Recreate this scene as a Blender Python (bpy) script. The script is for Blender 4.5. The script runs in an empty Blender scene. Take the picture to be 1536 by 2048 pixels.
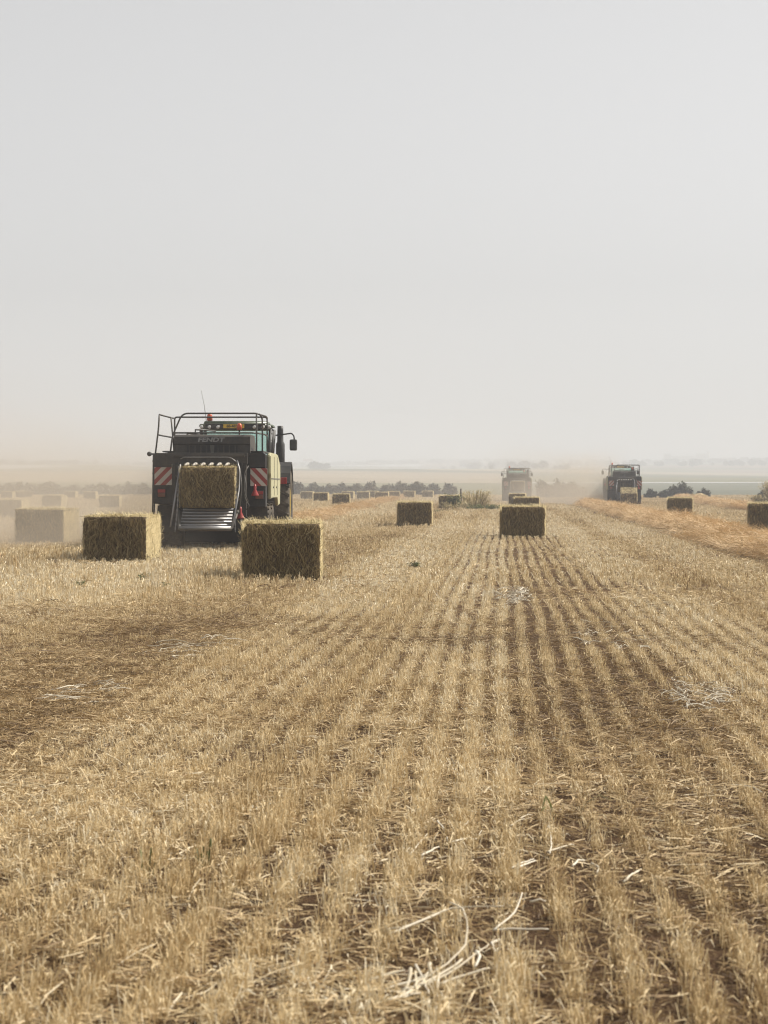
import bpy, bmesh, math, random
import numpy as np
from mathutils import Vector, Matrix

R = math.radians
scene = bpy.context.scene
COL = scene.collection
random.seed(7)
rng = np.random.default_rng(7)

# ------------------------------------------------------------------ camera
cam_d = bpy.data.cameras.new('camera')
cam = bpy.data.objects.new('camera', cam_d)
COL.objects.link(cam)
cam_d.sensor_fit = 'VERTICAL'
cam_d.sensor_height = 36.0
cam_d.lens = 87.9
cam_d.clip_start = 0.2
cam_d.clip_end = 20000
cam.location = (0, 0, 1.5)
cam.rotation_euler = (R(90 - 0.596), 0, R(2.714))
cam_d.dof.use_dof = True
cam_d.dof.focus_distance = 30
cam_d.dof.aperture_fstop = 9.0
scene.camera = cam

# ------------------------------------------------------------------ sky, sun, exposure
SUN_EL, SUN_AZ = 45, 68            # azimuth clockwise from +Y (the way the rows run)
world = bpy.data.worlds.new('World')
scene.world = world
world.use_nodes = True
wn, wl = world.node_tree.nodes, world.node_tree.links
bg = wn['Background']
sky = wn.new('ShaderNodeTexSky')
sky.sky_type = 'NISHITA'
sky.sun_disc = False
sky.sun_elevation = R(SUN_EL)
sky.sun_rotation = R(SUN_AZ)
sky.altitude = 0
sky.air_density = 1.0
sky.dust_density = 1.0
sky.ozone_density = 1.0
hsv = wn.new('ShaderNodeHueSaturation')      # hazy milky sky: hardly any colour left
hsv.inputs['Saturation'].default_value = 0.05
wl.new(sky.outputs[0], hsv.inputs['Color'])
wl.new(hsv.outputs[0], bg.inputs['Color'])
bg.inputs['Strength'].default_value = 0.104

sun_d = bpy.data.lights.new('sun', 'SUN')
sun_d.energy = 5.0
sun_d.angle = R(0.8)
sun_d.color = (1.0, 0.93, 0.82)
sun = bpy.data.objects.new('sun', sun_d)
COL.objects.link(sun)
sdir = Vector((math.sin(R(SUN_AZ)) * math.cos(R(SUN_EL)), math.cos(R(SUN_AZ)) * math.cos(R(SUN_EL)), math.sin(R(SUN_EL))))
sun.rotation_euler = sdir.to_track_quat('Z', 'Y').to_euler()
sun.location = (60, 30, 80)

scene.view_settings.view_transform = 'Standard'
scene.view_settings.look = 'None'
scene.view_settings.exposure = 0.29
scene.view_settings.gamma = 1.0
cy = scene.cycles
cy.max_bounces = 6
cy.diffuse_bounces = 3
cy.glossy_bounces = 2
cy.transmission_bounces = 4
cy.transparent_max_bounces = 8
cy.volume_bounces = 1
cy.volume_step_rate = 3.0
cy.volume_max_steps = 96
cy.filter_width = 1.15
cy.use_denoising = True
try:
    cy.denoiser = 'OPENIMAGEDENOISE'
    cy.denoising_input_passes = 'RGB_ALBEDO_NORMAL'
    cy.denoising_prefilter = 'ACCURATE'
except Exception:
    pass


# ------------------------------------------------------------------ tags and mesh helpers
def tag(o, label=None, cat=None, group=None, kind=None):
    if label: o['label'] = label
    if cat: o['category'] = cat
    if group: o['group'] = group
    if kind: o['kind'] = kind
    return o


def empty(name, loc=(0, 0, 0), rz=0.0):
    o = bpy.data.objects.new(name, None)
    COL.objects.link(o)
    o.location = loc
    o.rotation_euler = (0, 0, rz)
    o.empty_display_size = 0.3
    return o


def link_mesh(name, me, parent=None, loc=(0, 0, 0)):
    o = bpy.data.objects.new(name, me)
    COL.objects.link(o)
    o.location = loc
    if parent: o.parent = parent
    return o


def copy_tree(o, parent=None):
    c = o.copy()
    COL.objects.link(c)
    c.parent = parent
    for ch in list(o.children):
        copy_tree(ch, c)
    return c


class MB:
    """collects simple shapes, then builds one mesh object"""
    def __init__(self):
        self.v, self.f, self.sm = [], [], []

    def add(self, vs, fs, smooth=False):
        n = len(self.v)
        self.v += [tuple(p) for p in vs]
        self.f += [tuple(i + n for i in q) for q in fs]
        self.sm += [smooth] * len(fs)
        return self

    def box(self, x0, x1, y0, y1, z0, z1, b=0.0):
        if b <= 0:
            vs = [(x, y, z) for z in (z0, z1) for y in (y0, y1) for x in (x0, x1)]
            return self.add(vs, [(0, 2, 3, 1), (4, 5, 7, 6), (0, 1, 5, 4), (2, 6, 7, 3), (0, 4, 6, 2), (1, 3, 7, 5)])
        bm = bmesh.new()
        bmesh.ops.create_cube(bm, size=1)
        for v in bm.verts:
            v.co = Vector(((x0 + x1) / 2 + v.co.x * (x1 - x0), (y0 + y1) / 2 + v.co.y * (y1 - y0), (z0 + z1) / 2 + v.co.z * (z1 - z0)))
        bmesh.ops.bevel(bm, geom=bm.edges[:], offset=b, segments=2, affect='EDGES', profile=0.6)
        return self.from_bm(bm)

    def from_bm(self, bm, smooth=False):
        bm.verts.ensure_lookup_table()
        vs = [tuple(v.co) for v in bm.verts]
        fs = [[v.index for v in f.verts] for f in bm.faces]
        bm.free()
        return self.add(vs, fs, smooth)

    def prism(self, pts, a0, a1, axis='y'):
        """polygon pts (2D) pushed from a0 to a1 along axis"""
        def p3(p, a):
            return {'y': (p[0], a, p[1]), 'x': (a, p[0], p[1]), 'z': (p[0], p[1], a)}[axis]
        n = len(pts)
        vs = [p3(p, a0) for p in pts] + [p3(p, a1) for p in pts]
        fs = [tuple(range(n))[::-1], tuple(range(n, 2 * n))]
        fs += [(i, (i + 1) % n, n + (i + 1) % n, n + i) for i in range(n)]
        return self.add(vs, fs)

    def tube(self, path, r, seg=8, closed=False):
        P = [Vector(p) for p in path]
        n = len(P)
        vs, fs = [], []
        up = None
        for i, p in enumerate(P):
            a = P[(i - 1) % n] if (closed or i > 0) else p
            c = P[(i + 1) % n] if (closed or i < n - 1) else p
            t = (c - a).normalized()
            if up is None:
                up = t.orthogonal().normalized()
            up = (up - t * up.dot(t)).normalized()
            w = t.cross(up)
            rr = r[i] if isinstance(r, (list, tuple)) else r
            for k in range(seg):
                an = 2 * math.pi * k / seg
                vs.append(p + (up * math.cos(an) + w * math.sin(an)) * rr)
        m = n if closed else n - 1
        for i in range(m):
            for k in range(seg):
                j = (i + 1) % n
                fs.append((i * seg + k, i * seg + (k + 1) % seg, j * seg + (k + 1) % seg, j * seg + k))
        if not closed:
            fs.append(tuple(range(seg))[::-1])
            fs.append(tuple(range((n - 1) * seg, n * seg)))
        return self.add(vs, fs, True)

    def lathe(self, prof, c=(0, 0, 0), axis='x', seg=28):
        """prof: list of (along axis, radius)"""
        vs, fs = [], []
        for a, r in prof:
            for k in range(seg):
                t = 2 * math.pi * k / seg
                u, w = r * math.cos(t), r * math.sin(t)
                vs.append({'x': (c[0] + a, c[1] + u, c[2] + w), 'y': (c[0] + u, c[1] + a, c[2] + w), 'z': (c[0] + u, c[1] + w, c[2] + a)}[axis])
        for i in range(len(prof) - 1):
            for k in range(seg):
                fs.append((i * seg + k, i * seg + (k + 1) % seg, (i + 1) * seg + (k + 1) % seg, (i + 1) * seg + k))
        if prof[0][1] > 1e-4: fs.append(tuple(range(seg)))
        if prof[-1][1] > 1e-4: fs.append(tuple(range((len(prof) - 1) * seg, len(prof) * seg)))
        return self.add(vs, fs, True)

    def mesh(self, name, m=None):
        me = bpy.data.meshes.new(name)
        me.from_pydata(self.v, [], self.f)
        me.polygons.foreach_set('use_smooth', self.sm)
        bm = bmesh.new()
        bm.from_mesh(me)
        bmesh.ops.recalc_face_normals(bm, faces=bm.faces)
        bm.to_mesh(me)
        bm.free()
        if m: me.materials.append(m)
        return me

    def build(self, name, m, parent=None, loc=(0, 0, 0)):
        return link_mesh(name, self.mesh(name, m), parent, loc)


def round_path(pts, r=0.12, n=5):
    """polyline with its inner corners rounded"""
    P = [Vector(p) for p in pts]
    out = [P[0]]
    for i in range(1, len(P) - 1):
        a, b, c = P[i - 1], P[i], P[i + 1]
        d1, d2 = (a - b), (c - b)
        k = min(r, d1.length * .45, d2.length * .45)
        p1, p2 = b + d1.normalized() * k, b + d2.normalized() * k
        for j in range(n + 1):
            t = j / n
            out.append((1 - t) ** 2 * p1 + 2 * t * (1 - t) * b + t * t * p2)
    out.append(P[-1])
    return out


# ------------------------------------------------------------------ materials
def newmat(name):
    m = bpy.data.materials.new(name)
    m.use_nodes = True
    nt = m.node_tree
    return m, nt, nt.nodes, nt.links, nt.nodes['Principled BSDF']


def ramp(nodes, stops):
    n = nodes.new('ShaderNodeValToRGB')
    e = n.color_ramp.elements
    while len(e) < len(stops): e.new(0.5)
    for el, (p, c) in zip(e, stops):
        el.position = p
        el.color = (*c, 1)
    return n


def noise(nodes, links, scale, detail=4, vec=None, rough=.55, dims='3D'):
    n = nodes.new('ShaderNodeTexNoise')
    n.inputs['Scale'].default_value = scale
    n.inputs['Detail'].default_value = detail
    n.inputs['Roughness'].default_value = rough
    if vec is not None: links.new(vec, n.inputs['Vector'])
    return n


def math_node(nodes, links, op, a, b=None, c=None, clamp=False):
    n = nodes.new('ShaderNodeMath')
    n.operation = op
    n.use_clamp = clamp
    for i, v in enumerate((a, b, c)):
        if v is None: continue
        if isinstance(v, (int, float)): n.inputs[i].default_value = v
        else: links.new(v, n.inputs[i])
    return n.outputs[0]


def paint(name, col, rough=.5, metal=0.0, dust=.35, bump=.0, dustcol=(.30, .24, .16), spec=.5):
    """painted or metal surface with a film of field dust in patches"""
    m, nt, N, L, B = newmat(name)
    tc = N.new('ShaderNodeTexCoord')
    n1 = noise(N, L, 3.0, 6, tc.outputs['Object'], .65)
    n2 = noise(N, L, 22.0, 4, tc.outputs['Object'], .6)
    s = math_node(N, L, 'ADD', math_node(N, L, 'MULTIPLY', n1.outputs['Fac'], .7), math_node(N, L, 'MULTIPLY', n2.outputs['Fac'], .3))
    r = ramp(N, [(.38, (0, 0, 0)), (.68, (1, 1, 1))])
    L.new(s, r.inputs['Fac'])
    k = math_node(N, L, 'MULTIPLY', r.outputs['Color'], dust)
    mx = N.new('ShaderNodeMix')
    mx.data_type = 'RGBA'
    mx.inputs['A'].default_value = (*col, 1)
    mx.inputs['B'].default_value = (*dustcol, 1)
    L.new(k, mx.inputs['Factor'])
    L.new(mx.outputs['Result'], B.inputs['Base Color'])
    B.inputs['Metallic'].default_value = metal
    B.inputs['Specular IOR Level'].default_value = spec
    rr = math_node(N, L, 'ADD', math_node(N, L, 'MULTIPLY', k, .5), rough, clamp=True)
    L.new(rr, B.inputs['Roughness'])
    if bump:
        bp = N.new('ShaderNodeBump')
        bp.inputs['Strength'].default_value = bump
        bp.inputs['Distance'].default_value = .01
        L.new(n2.outputs['Fac'], bp.inputs['Height'])
        L.new(bp.outputs[0], B.inputs['Normal'])
    return m


def straw_mat(name, stops, transl=.22, inst=True, rough=.6):
    """dry stems: colour from the clump's own tint and each stem's own shade"""
    m, nt, N, L, B = newmat(name)
    a1 = N.new('ShaderNodeAttribute')
    a1.attribute_name = 'shade'
    fac = a1.outputs['Fac']
    if inst:
        a2 = N.new('ShaderNodeAttribute')
        a2.attribute_type = 'INSTANCER'
        a2.attribute_name = 'tint'
        fac = math_node(N, L, 'ADD', math_node(N, L, 'MULTIPLY', fac, .55), math_node(N, L, 'MULTIPLY', a2.outputs['Fac'], .75))
        fac = math_node(N, L, 'SUBTRACT', fac, .15, clamp=True)
    r = ramp(N, stops)
    L.new(fac, r.inputs['Fac'])
    L.new(r.outputs['Color'], B.inputs['Base Color'])
    B.inputs['Roughness'].default_value = rough
    B.inputs['Specular IOR Level'].default_value = .35
    tr = N.new('ShaderNodeBsdfTranslucent')
    L.new(r.outputs['Color'], tr.inputs['Color'])
    mx = N.new('ShaderNodeMixShader')
    mx.inputs[0].default_value = transl
    L.new(B.outputs[0], mx.inputs[1])
    L.new(tr.outputs[0], mx.inputs[2])
    L.new(mx.outputs[0], N['Material Output'].inputs['Surface'])
    return m


STUB = [(0.0, (.11, .065, .027)), (.28, (.36, .245, .112)), (.55, (.66, .505, .275)), (.78, (.81, .68, .44)), (1.0, (.88, .81, .64))]
LITTER = [(0.0, (.11, .065, .028)), (.35, (.36, .24, .11)), (.65, (.70, .55, .32)), (1.0, (.86, .79, .62))]
WINDROW = [(0.0, (.30, .19, .09)), (.4, (.56, .38, .19)), (.8, (.75, .56, .33)), (1.0, (.82, .70, .48))]
GREEN = [(0.0, (.05, .06, .018)), (.5, (.11, .125, .04)), (1.0, (.20, .21, .08))]
M = {}
M['stubble'] = straw_mat('stubble_straw', STUB)
M['litter'] = straw_mat('loose_straw', LITTER)
M['windrow'] = straw_mat('windrow_straw', WINDROW)
M['weed'] = straw_mat('weed_green', GREEN, .3, inst=False)
M['weed_inst'] = straw_mat('weed_green_scatter', GREEN, .3)
M['dryweed'] = straw_mat('dry_weed', [(0, (.17, .14, .06)), (.5, (.42, .34, .17)), (1, (.66, .56, .34))], .25, inst=False)
M['bleached'] = straw_mat('bleached_stalk', [(0, (.58, .50, .36)), (1, (.86, .80, .67))], .1, inst=False)
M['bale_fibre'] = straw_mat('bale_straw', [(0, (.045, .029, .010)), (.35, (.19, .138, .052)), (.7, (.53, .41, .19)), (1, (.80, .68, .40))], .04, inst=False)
M['leaf_dusty'] = straw_mat('dusty_shrub_leaf', [(0, (.075, .07, .05)), (.6, (.12, .115, .08)), (1, (.17, .16, .11))], .15, inst=False)
M['leaf'] = straw_mat('shrub_leaf', [(0, (.020, .026, .010)), (.6, (.045, .055, .020)), (1, (.085, .09, .035))], .15, inst=False)
M['far_leaf'] = straw_mat('distant_leaf', [(0, (.03, .04, .018)), (1, (.07, .08, .035))], .1)
M['black'] = paint('black_paint', (.007, .007, .008), .5, 0, .08)
M['charcoal'] = paint('charcoal_panel', (.026, .024, .023), .55, 0, .24)
M['grey'] = paint('grey_panel', (.075, .075, .07), .5, 0, .3)
M['olive'] = paint('pale_olive_panel', (.42, .41, .25), .45, 0, .45, dustcol=(.50, .42, .26))
M['tractor_green'] = paint('tractor_green', (.014, .045, .018), .35, 0, .4)
M['yellow'] = paint('rim_yellow', (.62, .42, .02), .45, 0, .35)
M['steel'] = paint('worn_steel', (.26, .265, .28), .38, .8, .35)
M['tube'] = paint('rail_tube', (.05, .05, .05), .45, .2, .25)
M['tyre'] = paint('tyre_rubber', (.022, .021, .020), .8, 0, .55, .4)
M['red'] = paint('warning_red', (.32, .022, .02), .5, 0, .4)
M['white'] = paint('warning_white', (.60, .56, .50), .5, 0, .4)
M['lens_red'] = paint('lamp_red', (.34, .008, .012), .3, 0, .25)
M['lens_dull'] = paint('lamp_dull_amber', (.16, .04, .015), .3, 0, .3)
M['lens_orange'] = paint('beacon_orange', (.60, .085, .02), .25, 0, .15)
M['lamp'] = paint('lamp_lens', (.70, .70, .68), .15, .2, .2)
M['plate'] = paint('plate_yellow', (.72, .47, .03), .4, 0, .2)
M['letter'] = paint('silver_letter', (.30, .295, .29), .4, .3, .3)
M['post'] = paint('weathered_post', (.05, .04, .033), .8, 0, .3, .5)
M['twine'] = paint('bale_twine', (.10, .075, .04), .8, 0, .3)
M['mirror'] = paint('mirror_shell', (.02, .03, .03), .3, 0, .2)


def glass_mat():
    m, nt, N, L, B = newmat('cab_glass')
    gl = N.new('ShaderNodeBsdfGlossy')
    gl.inputs['Roughness'].default_value = .03
    tr = N.new('ShaderNodeBsdfTransparent')
    tr.inputs['Color'].default_value = (.66, .82, .78, 1)
    fr = N.new('ShaderNodeFresnel')
    fr.inputs[0].default_value = 1.5
    mx = N.new('ShaderNodeMixShader')
    L.new(fr.outputs[0], mx.inputs[0])
    L.new(tr.outputs[0], mx.inputs[1])
    L.new(gl.outputs[0], mx.inputs[2])
    L.new(mx.outputs[0], N['Material Output'].inputs['Surface'])
    return m


M['glass'] = glass_mat()


def soil_mat():
    m, nt, N, L, B = newmat('field_soil')
    g = N.new('ShaderNodeNewGeometry')
    P = g.outputs['Position']
    n1 = noise(N, L, .35, 5, P)
    n2 = noise(N, L, 9, 6, P, .7)
    n3 = noise(N, L, 70, 4, P, .7)
    s = math_node(N, L, 'ADD', math_node(N, L, 'MULTIPLY', n1.outputs['Fac'], .3), math_node(N, L, 'MULTIPLY', n2.outputs['Fac'], .7))
    r = ramp(N, [(.30, (.040, .022, .012)), (.5, (.095, .052, .028)), (.72, (.17, .10, .055))])
    L.new(s, r.inputs['Fac'])
    # chaff trodden into the soil
    r3 = ramp(N, [(.53, (0, 0, 0)), (.63, (1, 1, 1))])
    L.new(n3.outputs['Fac'], r3.inputs['Fac'])
    mx = N.new('ShaderNodeMix')
    mx.data_type = 'RGBA'
    L.new(math_node(N, L, 'MULTIPLY', r3.outputs['Color'], .75), mx.inputs['Factor'])
    L.new(r.outputs['Color'], mx.inputs['A'])
    mx.inputs['B'].default_value = (.42, .30, .15, 1)
    L.new(mx.outputs['Result'], B.inputs['Base Color'])
    B.inputs['Roughness'].default_value = .95
    B.inputs['Specular IOR Level'].default_value = .1
    bp = N.new('ShaderNodeBump')
    bp.inputs['Strength'].default_value = 1.0
    bp.inputs['Distance'].default_value = .09
    L.new(math_node(N, L, 'ADD', n2.outputs['Fac'], math_node(N, L, 'MULTIPLY', n3.outputs['Fac'], .4)), bp.inputs['Height'])
    L.new(bp.outputs[0], B.inputs['Normal'])
    return m


def field_mat(name, a, b, scale=.02):
    m, nt, N, L, B = newmat(name)
    g = N.new('ShaderNodeNewGeometry')
    mp = N.new('ShaderNodeMapping')
    mp.inputs['Scale'].default_value = (.35, 1, 1)
    L.new(g.outputs['Position'], mp.inputs['Vector'])
    n = noise(N, L, scale, 7, mp.outputs[0], .65)
    r = ramp(N, [(.35, a), (.65, b)])
    L.new(n.outputs['Fac'], r.inputs['Fac'])
    L.new(r.outputs['Color'], B.inputs['Base Color'])
    B.inputs['Roughness'].default_value = .95
    B.inputs['Specular IOR Level'].default_value = .05
    return m


M['soil'] = soil_mat()
FIELDS = [M['soil'],
          field_mat('far_stubble', (.27, .215, .14), (.36, .295, .20)),
          field_mat('far_green', (.10, .105, .065), (.15, .15, .10)),
          field_mat('far_olive', (.13, .125, .06), (.21, .19, .10)),
          field_mat('far_plastic_cover', (.36, .37, .38), (.52, .52, .52)),
          field_mat('far_tilled', (.19, .135, .09), (.28, .21, .14))]

# ------------------------------------------------------------------ ground to the horizon
ZY = [(-80, 0), (380, 0), (430, -.4), (520, -.5), (700, .7), (900, 2.8), (1500, 9.6), (2400, 20.5), (3400, 30.5), (3900, 31.5), (4700, 18)]
zyx, zyv = [p[0] for p in ZY], [p[1] for p in ZY]


def ground_z(x, y):
    z = float(np.interp(y, zyx, zyv))
    k = min(max((y - 420) / 900, 0), 1)
    return z + k * (1.3 * math.sin(x / 210 + y / 500) + .8 * math.sin(x / 83 - y / 300 + 1.3)) * (1 + y / 2500) * .8


def build_ground():
    xs = sorted(set([-2400, -1800, -1400] + list(range(-1100, 1101, 50)) + [1400, 1800, 2400]))
    ys = [-80, 0, 60, 140, 220, 300, 380, 405, 430, 475, 520, 580, 640, 700, 770, 845, 872, 960, 1060, 1180, 1300, 1400, 1500, 1620, 1760, 1900, 2050, 2130, 2260, 2400, 2560, 2720, 2900, 3080, 3240, 3400, 3560, 3700, 3900, 4200, 4700]
    vs = [(x, y, ground_z(x, y)) for y in ys for x in xs]
    nx = len(xs)
    fs, mi = [], []
    r = random.Random(3)
    choice = {}
    for j in range(len(ys) - 1):
        for i in range(nx - 1):
            fs.append((j * nx + i, j * nx + i + 1, (j + 1) * nx + i + 1, (j + 1) * nx + i))
            ym, xm = (ys[j] + ys[j + 1]) / 2, (xs[i] + xs[i + 1]) / 2
            if ym < 405: k = 0
            elif ym < 845: k = 2 if xm > -10 else 3
            elif ym < 872: k = 4 if xm > 20 else 1
            elif ym < 1300: k = 1 if xm < 0 else (3 if ym < 1180 else 2)
            elif 2050 <= ym < 2130: k = 4 if -190 < xm < 0 else 3
            else:
                key = (j // 2, int((xm + 2500 + 60 * (j // 2)) // 260))
                if key not in choice: choice[key] = r.choice([1, 2, 3, 3, 5, 2, 4] if ym > 1500 else [1, 3, 3, 2])
                k = choice[key]
            mi.append(k)
    me = bpy.data.meshes.new('ground')
    me.from_pydata(vs, [], fs)
    for m in FIELDS: me.materials.append(m)
    me.polygons.foreach_set('material_index', mi)
    me.update()
    o = link_mesh('ground', me)
    tag(o, kind='structure')
    return o


build_ground()


# ------------------------------------------------------------------ scatter of straw (stuff)
def lattice(seed, scale):
    g = np.random.default_rng(seed).random((257, 257))

    def f(x, y):
        u, v = (x / scale) % 256, (y / scale) % 256
        i, j = u.astype(int), v.astype(int)
        a, b = u - i, v - j
        a, b = a * a * (3 - 2 * a), b * b * (3 - 2 * b)
        return (g[i, j] * (1 - a) + g[i + 1, j] * a) * (1 - b) + (g[i, j + 1] * (1 - a) + g[i + 1, j + 1] * a) * b
    return f


def strands_mesh(name, segs, mat, shade=None, ribbon=True):
    """segs: list of (points, half widths, side vector, shade): each one a bent ribbon"""
    V, F, S = [], [], []
    for pts, w, side, sh in segs:
        n0 = len(V)
        for p, ww in zip(pts, w):
            V.append(tuple(np.asarray(p) - np.asarray(side) * ww))
            V.append(tuple(np.asarray(p) + np.asarray(side) * ww))
            S += [sh, sh]
        for k in range(len(pts) - 1):
            a = n0 + 2 * k
            F.append((a, a + 1, a + 3, a + 2))
    me = bpy.data.meshes.new(name)
    me.from_pydata(V, [], F)
    at = me.attributes.new('shade', 'FLOAT', 'POINT')
    at.data.foreach_set('value', np.array(S, dtype=np.float32))
    me.polygons.foreach_set('use_smooth', [True] * len(F))
    me.materials.append(mat)
    me.update()
    return me


def unit(a):
    return np.array([math.cos(a), math.sin(a), 0.0])


def stubble_segs(r, n, fx, fy, h, wid, leaf=.5):
    segs = []
    for _ in range(n):
        b = np.array([r.gauss(0, fx), r.uniform(-fy, fy), -.005])
        hh = h * (r.uniform(.6, 1.25) if r.random() < .62 else r.uniform(.15, .5))
        a = r.uniform(0, 6.283)
        lean = unit(a) * hh * abs(r.gauss(0, .34))
        side = unit(r.uniform(0, 3.14))
        sh = min(1, max(0, r.gauss(.58, .34)))
        top = b + lean + np.array([0, 0, hh])
        segs.append(([b, (b + top) / 2 - lean * .12, top], [wid, wid * .9, wid * .75], side, sh))
        if r.random() < leaf:                       # torn dry leaf off the stem
            l0 = b + (top - b) * r.uniform(.3, .9)
            d = unit(r.uniform(0, 6.283))
            ln = hh * r.uniform(.35, .8)
            l1 = l0 + d * ln * .5 + np.array([0, 0, ln * .3])
            l2 = l0 + d * ln + np.array([0, 0, -ln * r.uniform(-.35, .5)])
            segs.append(([l0, l1, l2], [wid * .9, wid * 1.2, wid * .2], np.array([-d[1], d[0], .3]), min(1, sh + r.uniform(-.1, .25))))
    return segs


def litter_segs(r, n, rad, lmin, lmax, wid, lift=.03, along=None):
    segs = []
    for _ in range(n):
        c = unit(r.uniform(0, 6.283)) * rad * math.sqrt(r.random()) + np.array([0, 0, r.uniform(.004, lift)])
        a = r.uniform(0, 6.283) if along is None else r.gauss(along, .6)
        d = unit(a)
        ln = r.uniform(lmin, lmax) / 2
        tilt = r.gauss(0, .18)
        bend = np.array([-d[1], d[0], 0]) * r.gauss(0, .12) * ln
        dz = np.array([0, 0, ln * tilt])
        p = [c - d * ln - dz, c + bend + np.array([0, 0, abs(ln * tilt) * .3]), c + d * ln + dz]
        q = r.uniform(-.8, .8)
        side = np.array([-d[1] * math.cos(q), d[0] * math.cos(q), math.sin(q)])
        segs.append((p, [wid, wid, wid * .8], side, min(1, max(0, r.gauss(.5, .27)))))
    return segs


def clump_collection(name, meshes):
    c = bpy.data.collections.new(name)
    for i, me in enumerate(meshes):
        o = bpy.data.objects.new('%s_piece_%02d' % (name, i), me)
        c.objects.link(o)
    return c


def scatter(name, label, cat, coll, P, rot, scl, tint, idx):
    n = len(P)
    me = bpy.data.meshes.new(name)
    me.vertices.add(n)
    me.vertices.foreach_set('co', np.asarray(P, dtype=np.float32).ravel())
    for an, ty, dat in (('rot', 'FLOAT_VECTOR', rot), ('scl', 'FLOAT_VECTOR', scl)):
        at = me.attributes.new(an, ty, 'POINT')
        at.data.foreach_set('vector', np.asarray(dat, dtype=np.float32).ravel())
    at = me.attributes.new('tint', 'FLOAT', 'POINT')
    at.data.foreach_set('value', np.asarray(tint, dtype=np.float32))
    at = me.attributes.new('pick', 'INT', 'POINT')
    at.data.foreach_set('value', np.asarray(idx, dtype=np.int32))
    me.update()
    o = link_mesh(name, me)
    ng = bpy.data.node_groups.new(name + '_scatter', 'GeometryNodeTree')
    ng.interface.new_socket('Geometry', in_out='INPUT', socket_type='NodeSocketGeometry')
    ng.interface.new_socket('Geometry', in_out='OUTPUT', socket_type='NodeSocketGeometry')
    N, L = ng.nodes, ng.links
    gi, go = N.new('NodeGroupInput'), N.new('NodeGroupOutput')
    ci = N.new('GeometryNodeCollectionInfo')
    ci.inputs['Collection'].default_value = coll
    ci.inputs['Separate Children'].default_value = True
    ci.inputs['Reset Children'].default_value = True
    ip = N.new('GeometryNodeInstanceOnPoints')
    ip.inputs['Pick Instance'].default_value = True

    def attr(nm, ty):
        a = N.new('GeometryNodeInputNamedAttribute')
        a.data_type = ty
        a.inputs['Name'].default_value = nm
        return a.outputs['Attribute']
    L.new(gi.outputs[0], ip.inputs['Points'])
    L.new(ci.outputs[0], ip.inputs['Instance'])
    L.new(attr('pick', 'INT'), ip.inputs['Instance Index'])
    L.new(attr('rot', 'FLOAT_VECTOR'), ip.inputs['Rotation'])
    L.new(attr('scl', 'FLOAT_VECTOR'), ip.inputs['Scale'])
    L.new(ip.outputs[0], go.inputs[0])
    md = o.modifiers.new('scatter', 'NODES')
    md.node_group = ng
    tag(o, label, cat, kind='stuff')
    return o


N1, N2, N3, N4 = lattice(1, 1.7), lattice(2, .45), lattice(3, 7.0), lattice(4, .12)
CAM_T = math.tan(R(2.714))


def in_view(x, y, margin):
    """a wedge somewhat wider than what the photograph takes in"""
    xc = x + y * CAM_T
    return np.abs(xc) < y * .158 + margin


# strips of the field across the rows: x, stubble height, density, tint
ZONES = np.array([(-60, .85, .8, .56), (-14, .85, .8, .56), (-9.0, .8, .85, .56), (-8.2, .8, .85, .64), (-7.4, .65, .75, .68), (-5.4, .65, .75, .64),
                  (-4.6, .65, .62, .48), (-3.7, .60, .50, .37), (-2.9, .60, .50, .37), (-2.4, 1.0, .95, .66), (-1.45, 1.0, .95, .64), (-1.3, 1.25, 1.0, .52),
                  (-1.05, 1.3, 1.0, .52), (-.9, 1.0, .95, .66), (.0, 1.0, .92, .68), (.14, .9, .74, .56), (.7, .85, .66, .50), (1.30, .9, .72, .54),
                  (1.5, 1.0, .95, .68), (2.5, 1.0, .95, .70), (2.7, .9, .68, .46), (3.2, .9, .70, .46), (3.4, .95, .9, .66), (4.6, .9, .85, .64),
                  (4.9, .55, .5, .52), (7.2, .55, .5, .52), (7.6, .75, .78, .50), (9, .8, .85, .60), (12, .8, .8, .52), (60, .8, .8, .54)]).T
ZONE_X, ZONE_H, ZONE_D, ZONE_T = ZONES


def clear_of(x, y, boxes):
    ok = np.ones(len(x), bool)
    for x0, x1, y0, y1 in boxes:
        ok &= ~((x > x0) & (x < x1) & (y > y0) & (y < y1))
    return ok


# front-face centre of every bale lying on the field: x, y, turn in degrees
BALES = [(-7.46, 47.8, 1.0), (-3.47, 39.2, 4.5), (-11.57, 62.0, 0), (-21.06, 105.5, 2), (-28.16, 155.1, 1),
         (-52.15, 261.0, 3), (-53.0, 277, 30), (-46.76, 268.4, 2), (-41.25, 248.3, 4), (-23.82, 150.6, 5),
         (-19.58, 249.4, 0), (-15.47, 212.3, 1), (-11.52, 178.2, 3), (-16.3, 262.7, 0), (-13.93, 249.6, 2),
         (-14.48, 277.4, 0), (-11.24, 232.3, 1), (-11.41, 262.9, 4), (-10.38, 277.6, 0), (-8.56, 285.6, 0),
         (-3.15, 90.0, 2.5), (-3.18, 151.5, 3), (.59, 70.5, 1), (1.26, 126.8, 2), (1.07, 185.4, -2),
         (8.65, 122.5, -4), (8.79, 83.8, -6)]
BALE_CLEAR = [(x - .62, x + .62, y - .05, y + 2.3) for x, y, a in BALES]
TRODDEN = [(-.42, .0, 6.6, 7.9), (-.38, .16, 8.1, 8.8), (1.1, 1.62, 16.4, 18.8), (-.15, .4, 31, 35.8)]   # stubble pressed down under the loose stalks
ROW = .195


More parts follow.
